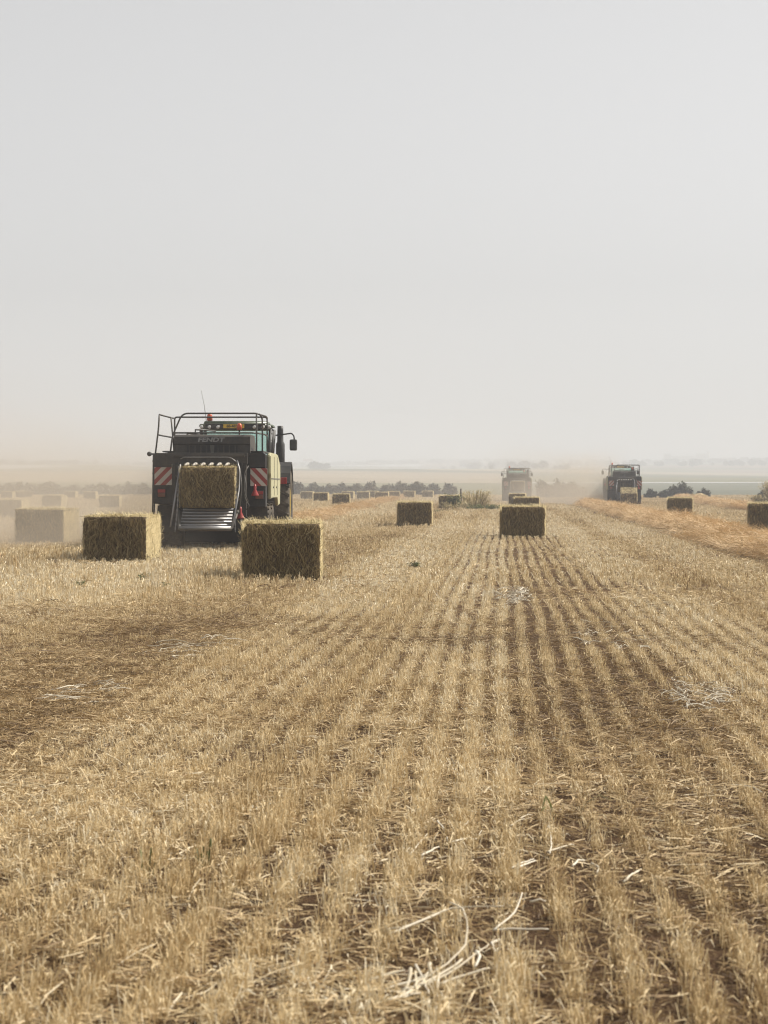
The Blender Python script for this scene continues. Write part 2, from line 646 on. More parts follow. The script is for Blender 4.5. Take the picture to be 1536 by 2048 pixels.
def stubble_points(y0, y1, per_m, margin, fin, fout, jit):
    """clumps sown in drilled rows that run along +Y"""
    xw = y1 * .158 + margin
    cx0, cx1 = -y1 * CAM_T - xw, -y0 * CAM_T + xw + .2 * (y1 - y0) * 0 + xw * 0
    cx1 = max(-y0 * CAM_T + y0 * .158 + margin, -y1 * CAM_T + y1 * .158 + margin)
    rows = np.arange(math.floor(cx0 / ROW), math.ceil(cx1 / ROW) + 1)
    n_per = int((y1 - y0) * per_m)
    rx = np.repeat(rows, n_per) * ROW
    yy = rng.uniform(y0, y1, len(rx))
    xx = rx + rng.normal(0, jit, len(rx)) * np.where((rx > .1) & (rx < 1.45), .8, 1.0) + .025 * np.sin(yy * .21 + rx * 3.1)
    keep = in_view(xx, yy, margin)
    xx, yy = xx[keep], yy[keep]
    zx = xx + np.where(xx < -2, .5, .10) * (N3(xx * 2 + 150, yy * .8 + 21) - .5)     # strips with wavering edges
    d = np.interp(zx, ZONE_X, ZONE_D) * (.40 + 1.0 * N1(xx + 500, yy * .45 + 50)) * (.25 + 1.3 * N2(xx + 500, yy + 30))
    d *= np.clip((yy - y0) / fin, 0, 1) * np.clip((y1 - yy) / fout, 0, 1)      # bands melt into each other
    keep = rng.random(len(xx)) < d
    xx, yy = xx[keep], yy[keep]
    keep = clear_of(xx, yy, BALE_CLEAR) & (clear_of(xx, yy, TRODDEN) | (rng.random(len(xx)) < .45))
    xx, yy = xx[keep], yy[keep]
    zx = xx + np.where(xx < -2, .5, .10) * (N3(xx * 2 + 150, yy * .8 + 21) - .5)
    h = np.interp(zx, ZONE_X, ZONE_H) * (.7 + .6 * N1(xx + 300, yy * .6 + 11))
    h = h * (1 + np.clip((-2.3 - xx) / .5, 0, 1) * np.clip((yy - 27) / 9, 0, 1) * 1.0)      # ranker growth round the bales on the left
    t = np.interp(zx, ZONE_X, ZONE_T) + .30 * (N3(xx + 500, yy * .5 + 9) - .5) + .25 * (N2(xx + 200, yy + 7) - .5) + rng.normal(0, .07, len(xx))
    return xx, yy, h, np.clip(t, 0, 1)


def stubble_band(name, label, y0, y1, per_m, margin, segargs, nvar, seed, fin, fout, jit, sxy=1.0):
    r = random.Random(seed)
    meshes = [strands_mesh('stubble_tuft', stubble_segs(r, *segargs), M['stubble']) for _ in range(nvar)]
    coll = clump_collection(name + '_tufts', meshes)
    xx, yy, h, t = stubble_points(y0, y1, per_m, margin, fin, fout, jit)
    n = len(xx)
    P = np.stack([xx, yy, np.zeros(n)], 1)
    rot = np.stack([rng.normal(0, .10, n), rng.normal(0, .10, n), rng.normal(0, .18, n) + math.pi * (rng.random(n) < .5)], 1)
    s = rng.uniform(.85, 1.15, n) * sxy
    sx = s * np.where((xx > .1) & (xx < 1.45), .8, 1.0)                       # tighter rows on the wheel track
    scl = np.stack([sx, s, h * rng.uniform(.8, 1.2, n)], 1)
    return scatter(name, label, 'stubble', coll, P, rot, scl, t, rng.integers(0, nvar, n)), n


cnt = []
cnt.append(stubble_band('near_stubble', 'short cut wheat stubble standing in drilled rows in the foreground', 4.5, 46, 30, 1.2, (18, .029, .06, .072, .0021, .40), 14, 11, .1, 22, .020)[1])
cnt.append(stubble_band('middle_stubble', 'cut stubble rows running between the nearer bales', 24, 125, 9, 2.0, (15, .024, .14, .092, .0046, .30), 8, 12, 22, 45, .014)[1])
cnt.append(stubble_band('far_stubble', 'pale stubble stretching to the far edge of the field', 80, 392, 1.1, 5.0, (26, .07, .50, .13, .010, .3), 6, 13, 45, .1, .03)[1])


def litter_band(name, label, y0, y1, dens, margin, segargs, nvar, seed, dt=0.0, fin=0.0):
    r = random.Random(seed)
    meshes = [strands_mesh('straw_wisp', litter_segs(r, *segargs), M['litter']) for _ in range(nvar)]
    coll = clump_collection(name + '_wisps', meshes)
    xa, xb = -y1 * CAM_T - y1 * .158 - margin, y1 * .158 + margin
    n = int((y1 - y0) * (xb - xa) * dens)
    xx, yy = rng.uniform(xa, xb, n), rng.uniform(y0, y1, n)
    keep = in_view(xx, yy, margin)
    xx, yy = xx[keep], yy[keep]
    flat = np.interp(xx, [-9, -8, -5, -4.8, -2.6, -2.3, 0, .2, 1.2, 1.4, 4.6, 5, 7.4, 7.8], [.5, .7, .7, 1, 1, .6, .6, .5, .5, .65, .65, .9, .9, .5])
    patch = np.clip((N1(xx + 90, yy * .7 + 70) - .12) * 1.7, 0.30, 1) * flat
    patch *= np.clip((yy - y0 + .01) / max(fin, .01), 0, 1) * np.clip((y1 - yy) / 12, 0, 1)
    keep = (rng.random(len(xx)) < patch) & clear_of(xx, yy, BALE_CLEAR)
    xx, yy = xx[keep], yy[keep]
    n = len(xx)
    t = np.clip(.40 + dt + .5 * (N3(xx + 40, yy + 3) - .5) + .4 * (N2(xx + 80, yy + 17) - .5) + rng.normal(0, .1, n) - .20 * np.interp(xx, [-4.8, -3.8, -2.9, -2.4, 0, .2, 1.3, 1.5], [0, .9, .9, 0, 0, .9, .9, 0]), 0, 1)
    P = np.stack([xx, yy, np.full(n, .004)], 1)
    rot = np.stack([rng.normal(0, .08, n), rng.normal(0, .08, n), rng.uniform(0, 6.28, n)], 1)
    s = rng.uniform(.7, 1.3, n)
    scatter(name, label, 'straw', coll, P, rot, np.stack([s, s, s], 1), t, rng.integers(0, nvar, n))
    return n


cnt.append(litter_band('near_straw_litter', 'broken straw and chaff lying between the foreground stubble rows', 4.5, 40, 100, 1.2, (13, .15, .03, .14, .0024, .035), 10, 21))
cnt.append(litter_band('middle_straw_litter', 'broken straw lying in patches between the bales', 28, 125, 9, 2.0, (16, .35, .05, .22, .0050, .05), 8, 22, 0, 12))
cnt.append(litter_band('near_chaff', 'fine chopped chaff carpeting the soil between the foreground rows', 4.5, 30, 230, 1.0, (20, .11, .012, .07, .0020, .022), 10, 24, -.02))
print('scatter counts', cnt)


# ------------------------------------------------------------------ windrows: long ridges of straw still to be baled
def windrow(label, x0, x1, ya, yb, w, h, dens, seed):
    """ridge of loose straw running from (x0, ya) to (x1, yb)"""
    r = random.Random(seed)
    nv = 6
    meshes = [strands_mesh('straw_tress', litter_segs(r, 46, .34, .12, .5, .0042 if ya < 90 else .006, .16), M['windrow']) for _ in range(nv)]
    coll = clump_collection('windrow_%d_tresses' % seed, meshes)
    n = int((yb - ya) * w * dens)
    t = rng.random(n)
    yy = ya + (yb - ya) * t
    off = rng.normal(0, .33, n)
    off = np.clip(off, -1, 1)
    xx = x0 + (x1 - x0) * t + off * w * .62 + .35 * (N3(np.full(n, 77.0 + seed), yy) - .5)
    hh = h * np.exp(-(off * 1.5) ** 2) * (.45 + .9 * N1(xx + 60, yy + 5))
    z = hh * rng.random(n) ** .6
    P = np.stack([xx, yy, z], 1)
    rot = np.stack([rng.normal(0, .30, n), rng.normal(0, .30, n), rng.uniform(0, 6.28, n)], 1)
    s = rng.uniform(.8, 1.35, n)
    tint = np.clip(.55 + .35 * (N1(xx + 10, yy + 33) - .5) + rng.normal(0, .12, n), 0, 1)
    scatter('straw_windrow', label, 'windrow', coll, P, rot, np.stack([s, s, s], 1), tint, rng.integers(0, nv, n))


windrow('fluffy golden windrow of loose straw right of the drilled rows', 5.7, 6.9, 24, 232, 1.7, .26, 13, 31)
windrow('windrow of loose straw ahead of the largest baler', -7.4, -12.5, 72, 330, 1.6, .24, 6, 32)
windrow('straw windrow running under the baler beside the dropped tilted bale', 9.6, 14.5, 205, 340, 1.6, .28, 6, 33)
windrow('reddish straw windrow beyond the bale with the dry grass tuft behind', 14.5, 22.5, 150, 330, 1.9, .32, 6, 34)
windrow('straw windrow leading up to the dust covered baler', 1.4, 2.2, 238, 345, 1.6, .22, 5, 35)


# ------------------------------------------------------------------ bales
def fbm_hash(x, y, z):
    return math.sin(x * 12.9 + y * 78.2 + z * 37.7) * .5 + math.sin(x * 33.1 - y * 21.7 + z * 57.3) * .5


BW, BH, BL = 1.2, .9, 2.3
TWINES = (-.5, -.3, -.1, .1, .3, .5)


def bale_core(seed, nx=18, nz=12, ny=30):
    r = random.Random(seed)
    ph = [r.uniform(0, 6) for _ in range(4)]
    bm = bmesh.new()
    bmesh.ops.create_cube(bm, size=1)
    bmesh.ops.subdivide_edges(bm, edges=[e for e in bm.edges if abs(e.verts[0].co.x - e.verts[1].co.x) > .5], cuts=nx, use_grid_fill=True)
    bmesh.ops.subdivide_edges(bm, edges=[e for e in bm.edges if abs(e.verts[0].co.z - e.verts[1].co.z) > .5], cuts=nz, use_grid_fill=True)
    bmesh.ops.subdivide_edges(bm, edges=[e for e in bm.edges if abs(e.verts[0].co.y - e.verts[1].co.y) > .5], cuts=ny, use_grid_fill=True)
    for v in bm.verts:
        x, y, z = v.co
        ex, ey, ez = abs(x) > .499, abs(y) > .499, abs(z) > .499
        X, Y, Z = x * BW, (y + .5) * BL, (z + .5) * BH
        nrm = Vector((math.copysign(1, x) if ex else 0, math.copysign(1, y) if ey else 0, math.copysign(1, z) if ez else 0))
        a = .012 * math.sin(X * 9 + Z * 7 + ph[0]) + .012 * math.sin(Z * 14 - X * 5 + ph[1]) + .014 * math.sin(Y * 44 + ph[2])
        a += r.uniform(-.010, .010)
        if ey or ez:                                       # the twine bites into the straw
            a -= .018 * max(math.exp(-((X - t) / .03) ** 2) for t in TWINES)
        if (ex + ey + ez) > 1: a -= .022
        if z < -.49: a = min(a, 0); Z = max(Z, 0)
        v.co = Vector((X, Y, Z)) + nrm * (a - .008)
        if v.co.z < 0: v.co.z = 0
    me = bpy.data.meshes.new('bale_core')
    bm.to_mesh(me)
    bm.free()
    at = me.attributes.new('shade', 'FLOAT', 'POINT')
    at.data.foreach_set('value', np.clip(rng.normal(.30, .16, len(me.vertices)), 0, 1).astype(np.float32))
    me.materials.append(M['bale_core'])
    return me


def bale_core_mat():
    m, nt, N, L, B = newmat('bale_pressed_straw')
    tc = N.new('ShaderNodeTexCoord')
    mp = N.new('ShaderNodeMapping')
    mp.inputs['Scale'].default_value = (1, 2.2, .45)
    L.new(tc.outputs['Object'], mp.inputs['Vector'])
    n = noise(N, L, 34, 6, mp.outputs[0], .7)
    r = ramp(N, [(.40, (.028, .017, .006)), (.55, (.15, .10, .038)), (.72, (.54, .41, .19))])
    L.new(n.outputs['Fac'], r.inputs['Fac'])
    L.new(r.outputs['Color'], B.inputs['Base Color'])
    B.inputs['Roughness'].default_value = .85
    bp = N.new('ShaderNodeBump')
    bp.inputs['Strength'].default_value = 1
    bp.inputs['Distance'].default_value = .03
    L.new(n.outputs['Fac'], bp.inputs['Height'])
    L.new(bp.outputs[0], B.inputs['Normal'])
    return m


M['bale_core'] = bale_core_mat()


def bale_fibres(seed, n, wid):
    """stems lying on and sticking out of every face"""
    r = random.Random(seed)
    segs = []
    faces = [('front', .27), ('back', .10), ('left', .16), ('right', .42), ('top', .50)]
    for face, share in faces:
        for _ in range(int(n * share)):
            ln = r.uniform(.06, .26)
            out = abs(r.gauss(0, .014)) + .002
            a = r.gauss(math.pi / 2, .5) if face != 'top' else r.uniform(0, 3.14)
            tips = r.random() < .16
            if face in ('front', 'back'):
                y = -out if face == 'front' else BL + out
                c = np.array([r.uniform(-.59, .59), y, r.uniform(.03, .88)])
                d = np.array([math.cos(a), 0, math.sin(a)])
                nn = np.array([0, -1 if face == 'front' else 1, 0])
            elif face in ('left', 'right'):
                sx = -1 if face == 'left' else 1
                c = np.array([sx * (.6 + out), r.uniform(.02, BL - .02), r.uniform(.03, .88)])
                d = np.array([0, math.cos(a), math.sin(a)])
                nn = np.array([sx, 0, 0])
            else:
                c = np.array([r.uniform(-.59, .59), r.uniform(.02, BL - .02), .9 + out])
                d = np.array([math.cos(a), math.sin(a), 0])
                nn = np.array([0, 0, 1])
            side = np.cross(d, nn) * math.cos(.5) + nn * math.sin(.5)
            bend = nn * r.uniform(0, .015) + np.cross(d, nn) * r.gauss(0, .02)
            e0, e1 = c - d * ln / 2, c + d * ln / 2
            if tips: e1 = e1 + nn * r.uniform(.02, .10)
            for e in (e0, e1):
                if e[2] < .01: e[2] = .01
            sh = min(1, max(0, r.gauss(.41 if face in ('front', 'back') else .88, .20)))  # ends darker, sides and top paler: sun and shade put into the tone
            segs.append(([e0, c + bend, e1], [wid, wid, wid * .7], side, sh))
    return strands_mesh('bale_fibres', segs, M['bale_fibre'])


def twine_mesh(x):
    m = MB()
    y0, y1, z0, z1, o = 0, BL, .01, BH, -.012
    m.tube(round_path([(x, y0 - o, z0), (x, y0 - o, z1 + o), (x, y1 + o, z1 + o), (x, y1 + o, z0)], .05, 3), .005, 5)
    return m.mesh('twine', M['twine'])


CORES = [bale_core(100 + i) for i in range(3)]
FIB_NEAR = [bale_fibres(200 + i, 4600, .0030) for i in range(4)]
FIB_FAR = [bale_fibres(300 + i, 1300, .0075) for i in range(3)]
TW = [twine_mesh(x) for x in TWINES]


def make_bale(x, y, turn, i, label, group=None, detail=True, z=0.0, tilt=0.0):
    o = empty('straw_bale', (x, y, z), R(turn))
    o.rotation_euler.x = tilt
    tag(o, label, 'straw bale', group)
    link_mesh('pressed_straw', CORES[i % 3], o)
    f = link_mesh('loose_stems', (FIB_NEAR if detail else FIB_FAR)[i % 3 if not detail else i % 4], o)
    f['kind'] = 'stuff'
    if detail:
        for t in TW: link_mesh('twine', t, o)
    return o


FARL = 'small hazy straw bale in the distant row before the hedge'
FARG = 'distant bales before the hedge'
LDUST = 'small dusty straw bale far beyond the tan bale left of the largest baler'
BL_LABELS = {
    0: 'dark straw bale with bright sunlit side, standing left of the largest baler',
    1: 'big brown straw bale right behind the largest baler, on stubble edge',
    2: 'straw bale veiled in tan dust left of the dark bale with bright side',
    3: 'straw bale in dust haze with its left end out of frame',
    4: 'squarish bale with pale rim in dust, beyond the large veiled bale',
    9: 'faint bale almost lost in thick brown dust beside the baler',
    11: 'grey hazy bale beside the dark small bale, largest of the hazy row',
    12: 'small dark bale in front of the hazy distant bale row',
    20: 'wide dark straw bale alone between the baler and the weedy bale',
    21: 'overgrown dark bale behind green weeds beside a thin post',
    22: 'dark straw bale standing at the head of the central drilled rows',
    23: 'long dark bale with pale top between the near row bale and dusty baler',
    24: 'shadowed bale right behind the dust covered baler',
    25: 'straw bale beside the pale windrow, in front of dark shrubs',
    26: 'dark straw bale cut by the frame, below the dry grass tuft',
}
for i, (x, y, a) in enumerate(BALES):
    lab = BL_LABELS.get(i)
    grp = 'straw bales lying on the field'
    if lab is None:
        if i in (5, 6, 7, 8): lab, grp = LDUST, 'dusty bales at the far left'
        else: lab, grp = FARL, FARG
    make_bale(x, y, a, i, lab, grp, detail=y < 130)


# ------------------------------------------------------------------ balers
def text_mesh(body, size, mat, bold=.0, depth=.004, shear=0.0):
    cu = bpy.data.curves.new('lettering', 'FONT')
    cu.body = body
    cu.size = size
    cu.align_x = 'CENTER'
    cu.align_y = 'CENTER'
    cu.extrude = depth
    cu.offset = bold
    cu.shear = shear
    t = bpy.data.objects.new('lettering_source', cu)
    COL.objects.link(t)
    dg = bpy.context.evaluated_depsgraph_get()
    me = bpy.data.meshes.new_from_object(t.evaluated_get(dg))
    bpy.data.objects.remove(t)
    bpy.data.curves.remove(cu)
    me.materials.clear()
    me.materials.append(mat)
    return me


def wheel(parent, x, y, rad, wid, side, rim_mat, rim_r, lugs=22, name='wheel'):
    """tyre with raised lugs, rim disc as its child; origin on the ground under the axle"""
    w2 = wid / 2
    m = MB()
    m.lathe([(-w2 * .72, rim_r), (-w2 * .95, rim_r + .06), (-w2, rad * .80), (-w2 * .86, rad * .95), (-w2 * .45, rad * .975), (0, rad * .98),
             (w2 * .45, rad * .975), (w2 * .86, rad * .95), (w2, rad * .80), (w2 * .95, rim_r + .06), (w2 * .72, rim_r)], (0, 0, rad), 'x', 36)
    for k in range(lugs):
        for s in (-1, 1):
            t0 = 2 * math.pi * (k + (.5 if s > 0 else 0)) / lugs
            vs = []
            for a, tt in ((0.02, 0.0), (w2 * .98, .16)):
                for rr in (rad * .93, rad):
                    for dt in (-.035, .035):
                        t = t0 + tt + dt
                        vs.append((s * a, rr * math.cos(t), rad + rr * math.sin(t)))
            m.add(vs, [(0, 1, 3, 2), (4, 6, 7, 5), (0, 4, 5, 1), (2, 3, 7, 6), (0, 2, 6, 4), (1, 5, 7, 3)])
    t = m.build(name, M['tyre'], parent, (x, y, 0))
    d = MB()
    s = side
    d.lathe([(s * w2 * .70, rim_r + .01), (s * w2 * .86, rim_r + .015), (s * w2 * .80, rim_r * .86), (s * w2 * .35, rim_r * .72), (s * w2 * .35, rim_r * .40), (s * w2 * .75, rim_r * .34), (s * w2 * .78, 0.0001)], (0, 0, rad), 'x', 28)
    for k in range(8):
        t0 = 2 * math.pi * k / 8
        c = (s * w2 * .78, rim_r * .22 * math.cos(t0), rad + rim_r * .22 * math.sin(t0))
        d.box(c[0] - .02, c[0] + .02, c[1] - .015, c[1] + .015, c[2] - .015, c[2] + .015)
    d.lathe([(-s * w2 * .70, rim_r + .01), (-s * w2 * .3, rim_r * .8), (-s * w2 * .3, .0001)], (0, 0, rad), 'x', 28)
    d.build('rim', rim_mat, t)
    return t


def warning_board(parent, x0, x1, z0, z1, y, lean):
    m = MB()
    m.box(x0, x1, y, y + .02, z0, z1)
    b = m.build('warning_board', M['white'], parent)
    w, h = x1 - x0, z1 - z0
    # diagonal stripes cut to the board's own outline
    for k in (-.92, -.30, .32):
        poly = []
        a0, a1 = k * w, k * w + .31 * w

        def clip(poly, ax, lim, keep_lo):
            out = []
            for i in range(len(poly)):
                p, q = poly[i], poly[(i + 1) % len(poly)]
                pi, qi = (p[ax] <= lim) == keep_lo or p[ax] == lim, (q[ax] <= lim) == keep_lo or q[ax] == lim
                if pi: out.append(p)
                if pi != qi:
                    t = (lim - p[ax]) / (q[ax] - p[ax])
                    out.append((p[0] + t * (q[0] - p[0]), p[1] + t * (q[1] - p[1])))
            return out
        poly = [(a0, 0), (a1, 0), (a1 + w, h), (a0 + w, h)]
        poly = clip(clip(poly, 0, 0.0, False), 0, w, True)
        if len(poly) < 3: continue
        pts = [(x0 + p[0], z0 + p[1]) if lean > 0 else (x1 - p[0], z0 + p[1]) for p in poly]
        MB().prism(pts, y - .004, y - .0005, 'y').build('red_stripe', M['red'], b)
    return b


def lamp_cluster(parent, x, y, z, s):
    m = MB()
    m.box(x - .10, x + .10, y, y + .07, z - .10, z + .10, .012)
    o = m.build('tail_lamp', M['black'], parent)
    MB().box(x - .085, x + .085, y - .014, y + .001, z + .01, z + .085, .008).build('red_lens', M['lens_red'], o)
    MB().box(x - .085, x + .085, y - .012, y + .001, z - .085, z - .002, .008).build('orange_lens', M['lens_dull'], o)


def make_baler():
    """large square baler; origin on the ground below the mouth of the bale chute, +y is forwards"""
    root = empty('square_baler')
    # bale chamber: two side walls, roof and floor, open to the rear
    for s in (-1, 1):
        m = MB()
        m.box(s * .645 - .03, s * .645 + .03, .35, 6.2, .98, 1.98)
        for z in (1.05, 1.35, 1.65, 1.92):
            m.box(s * .70 - .03 + .0, s * .70 + .03, .37, 5.8, z - .035, z + .035)
        for y in (.42, 1.1, 1.9, 2.8):
            m.box(s * .71 - .035, s * .71 + .035, y - .04, y + .04, .96, 2.02)
        m.build('chamber_wall', M['black'], root)
    MB().box(-.62, .62, .55, 6.0, 1.955, 2.03).build('chamber_roof', M['charcoal'], root)
    MB().box(-.62, .62, .4, 6.0, .94, 1.00).build('chamber_floor', M['black'], root)
    # density-ram beams over the chamber
    m = MB()
    m.box(-.95, .86, .62, .74, 1.99, 2.24, .015)
    m.box(-.80, .80, .56, .615, 2.15, 2.20, .01)
    m.build('rear_crossbeam', M['charcoal'], root)
    for s in (-1, 1): MB().box(s * .78 - .05, s * .78 + .05, .64, .78, .8, 1.985, .012).build('rear_frame_post', M['charcoal'], root)
    # fingers over the mouth, straw caught on them
    for k in range(6):
        x = -.45 + k * .18
        m = MB()
        m.tube([(x, .60, 2.0), (x - .03, .34, 1.985), (x - .07, .20, 1.955)], [.028, .036, .016], 6)
        m.build('knotter_finger', M['white'], root)
    # chute: side tubes, roller ramp
    ch = MB()
    for s in (-1, 1):
        ch.tube(round_path([(s * .56, -.62, .55), (s * .60, -.2, .72), (s * .66, .42, .96)], .1), .035, 8)
    ch.tube([(-.57, -.64, .56), (.57, -.64, .56)], .03, 8)
    chute = ch.build('bale_chute', M['grey'], root)
    for k in range(7):
        t = k / 6
        y, z = .30 - t * .86, 1.00 - t * .40
        r = .034 if k < 6 else .055
        MB().lathe([(-.56, 0.001), (-.56, r), (.56, r), (.56, .001)], (0, y, z - .03), 'x', 14).build('roller', M['steel'], chute)
    # lifting arms of the chute with their chains
    for s in (-1, 1):
        m = MB()
        m.tube([(-.62, .30, 1.98), (-.70, -.1, 1.25), (-.77, -.45, .60)] if s < 0 else round_path([(.64, .36, 2.06), (.70, .25, 1.86), (.70, .1, 1.45), (.60, -.55, .58)], .15), .020, 8)
        arm = m.build('chute_arm', M['steel'], root)
        c = MB()
        for k in range(26):
            t = k / 25
            x, y, z = s * (.66 - .02 * math.sin(t * 3.1)), .30 - .86 * t, 1.92 - 1.40 * t - .06 * math.sin(t * 3.14)
            if k % 2: c.box(x - .006, x + .006, y - .012, y + .012, z - .03, z + .03)
            else: c.box(x - .014, x + .014, y - .006, y + .006, z - .03, z + .03)
        c.build('chain', M['steel'], arm)
    m = MB()
    m.tube(round_path([(-.62, .38, 2.10), (-.55, .36, 2.14), (.50, .36, 2.14), (.66, .38, 2.0)], .1), .010, 8)
    m.build('chute_hoop', M['steel'], root)
    # rear side housings
    m = MB()
    m.prism([(-1.27, 1.93), (-.86, 1.93), (-.86, 2.24), (-1.20, 2.24), (-1.27, 2.20)], .80, 1.5, 'y')
    m.box(-1.27, -.84, .82, 1.45, 1.10, 1.925, .02)
    m.build('rear_housing', M['charcoal'], root)
    m = MB()
    m.prism([(.865, 1.93), (1.24, 1.93), (1.24, 2.20), (1.18, 2.26), (.865, 2.24)], .95, 1.6, 'y')
    m.box(.80, 1.24, 1.0, 1.55, 1.02, 1.92, .02)
    m.build('rear_housing', M['black'], root)
    # marker lamp on a short arm, left corner
    m = MB()
    m.tube([(-1.24, .95, 2.20), (-1.34, .92, 2.23)], .02, 6)
    m.lathe([(-.05, .001), (-.05, .05), (.03, .055), (.05, .03), (.05, .001)], (-1.37, .92, 2.22), 'y', 12)
    m.build('marker_lamp', M['grey'], root)
    # side panels
    for s in (-1, 1):
        m = MB()
        out = [(1.45, 2.20), (1.75, 2.26), (4.7, 2.26), (5.9, 2.02), (5.95, 1.66), (5.70, 1.05), (4.9, 1.02), (4.5, 1.22), (2.3, 1.22), (1.62, 1.20), (1.62, 1.70), (1.45, 1.78)]
        x0, x1 = (1.25, 1.33) if s > 0 else (-1.33, -1.25)
        m.prism(out, x0, x1, 'x')
        bm = bmesh.new()
        me = m.mesh('side_panel')
        bm.from_mesh(me)
        bmesh.ops.bevel(bm, geom=bm.edges[:], offset=.022, segments=3, affect='EDGES')
        bm.to_mesh(me)
        bm.free()
        me.materials.append(M['olive'])
        p = link_mesh('side_panel', me, root)
        xa, xb = (1.3305, 1.338) if s > 0 else (-1.338, -1.3305)
        for y in (2.95, 4.35):
            MB().box(xa, xb, y - .012, y + .012, 1.28, 2.18).build('panel_seam', M['charcoal'], p)
        MB().box(xa, xb, 1.75, 5.6, 1.655, 1.68).build('panel_crease', M['grey'], p)
        for y in (2.6, 4.0):
            MB().box(xa, xb + s * .012, y - .07, y + .07, 1.45, 1.49, .004).build('panel_handle', M['black'], p)
    # main body between the panels
    m = MB()
    m.box(-1.20, 1.20, 1.65, 6.0, 1.30, 2.18, .03)
    m.box(-.95, .95, 5.9, 7.0, .55, 1.9, .08)
    m.build('main_body', M['black'], root)
    # top cowl with lettering
    m = MB()
    m.prism([(1.50, 2.20), (1.50, 2.44), (1.46, 2.46), (1.50, 2.62), (1.62, 2.67), (3.2, 2.67), (3.6, 2.5), (3.6, 2.2)], -.86, .86, 'x')
    cowl = m.build('top_cowl', M['charcoal'], root)
    rec = MB().box(-.58, .58, 1.493, 1.53, 2.235, 2.425).build('vent_recess', M['black'], cowl)
    for k in range(9):
        x = -.52 + k * .13
        if k == 4: continue
        MB().box(x - .012, x + .012, 1.478, 1.4925, 2.245, 2.42).build('vent_slat', M['charcoal'], cowl)
    MB().prism([(-.05, 2.425), (.05, 2.425), (.028, 2.24), (-.028, 2.24)], 1.472, 1.4925, 'y').build('vent_strut', M['grey'], cowl)
    for s in (-1, 1):
        MB().box(s * .72 - .10, s * .72 + .10, 1.485, 1.498, 2.23, 2.42, .004).build('cowl_cover', M['charcoal'], cowl)
    me = text_mesh('FENDT', .150, M['letter'], .005, .004, .12)
    lt = link_mesh('lettering', me, cowl, (-.03, 1.474, 2.545))
    lt.scale = (1.28, .9, 1)
    lt.rotation_euler = (R(90 - 14), 0, 0)
    lt['label'] = 'silver block lettering on the top cowl'
    # warning boards and lamps
    warning_board(root, -1.24, -.85, 1.52, 1.92, .77, 1)
    warning_board(root, .90, 1.28, 1.50, 1.90, .92, -1)
    lamp_cluster(root, -1.08, .76, 1.34, -1)
    lamp_cluster(root, 1.10, .90, 1.30, 1)
    # wheel chocks / couplings hanging on the right
    for (x, y, z) in ((1.02, .62, 1.28), (.72, .25, .78)):
        m = MB()
        m.lathe([(0, .085), (.02, .085), (.14, .03), (.20, .035), (.26, .02), (.26, .001)], (x, y, z), 'z', 10)
        m.build('red_coupling', M['lens_red'], root)
    for pth in ([(.80, .5, 1.75), (.84, .34, 1.5), (.80, .30, 1.25), (.92, .34, 1.05), (.84, .40, .98)],
                [(.70, .36, 1.9), (.76, .15, 1.5), (.72, .12, 1.1), (.70, .2, .86)],
                [(.72, .22, .80), (.78, .05, .6), (.80, .0, .35), (.82, .05, .22)],
                [(.88, .55, 1.95), (.80, .45, 1.8), (.78, .42, 1.4), (.88, .46, 1.15)]):
        MB().tube(round_path(pth, .12, 4), .011, 6).build('hose', M['grey'], root)
    # beacon on a stalk
    m = MB()
    m.tube([(.60, 1.75, 2.66), (.60, 1.75, 2.78)], .018, 8)
    b = m.build('beacon', M['black'], root)
    MB().lathe([(0, .001), (0, .062), (.11, .058), (.15, .035), (.158, .001)], (.60, 1.75, 2.775), 'z', 16).build('orange_dome', M['lens_orange'], b)
    # platform deck and rails
    MB().box(-1.15, 1.15, 1.70, 4.6, 2.272, 2.30).build('service_deck', M['charcoal'], root)
    rails = [
        round_path([(-.92, 1.15, 2.24), (-.88, 1.2, 2.62), (-.66, 1.25, 3.14), (1.06, 1.25, 3.14), (1.14, 1.45, 3.06), (1.14, 1.45, 2.28)], .14),
        round_path([(-.98, 2.9, 2.30), (-.98, 2.9, 3.10), (1.17, 2.9, 3.10), (1.17, 2.9, 2.30)], .06),
        round_path([(1.08, 1.25, 3.12), (1.18, 2.2, 3.10), (1.17, 2.95, 3.08)], .1),
        round_path([(-.86, 1.28, 2.70), (.98, 1.28, 2.70), (1.17, 1.9, 2.68), (1.17, 2.9, 2.66)], .12),
        [(1.02, 1.26, 3.12), (1.02, 1.26, 2.28)],
        round_path([(-1.28, 1.4, 2.24), (-1.22, 1.5, 2.8), (-1.20, 1.5, 3.12)], .1),
        round_path([(-1.20, 1.5, 3.12), (-1.0, 2.3, 3.07), (-.98, 2.9, 3.07)], .05),
        round_path([(-1.23, 1.5, 2.66), (-1.0, 2.3, 2.62), (-.98, 2.9, 2.60)], .05),
        [(-1.00, 2.2, 3.08), (-.93, 2.2, 2.30)],
        [(-.40, 1.7, 2.66), (-.40, 1.7, 2.78), (-.2, 1.9, 2.78), (.0, 2.4, 2.76)],
    ]
    for pth in rails:
        MB().tube(pth, .019, 8).build('rail', M['tube'], root)
    # ladder on the left
    m = MB()
    for dy in (0, .36):
        m.tube([(-1.31, 1.0 + dy, .55), (-1.29, 1.05 + dy, 2.24)], .018, 6)
    for k in range(6):
        m.tube([(-1.305, 1.0, .66 + k * .28), (-1.305, 1.37, .66 + k * .28)], .014, 6)
    m.build('ladder', M['tube'], root)
    # undercarriage
    m = MB()
    m.box(-.70, .70, 1.3, 6.2, .50, .93, .02)
    m.box(-.66, .66, 1.9, 2.1, .22, .5, .02)
    m.box(-.40, .40, 2.2, 5.0, .30, .5, .02)
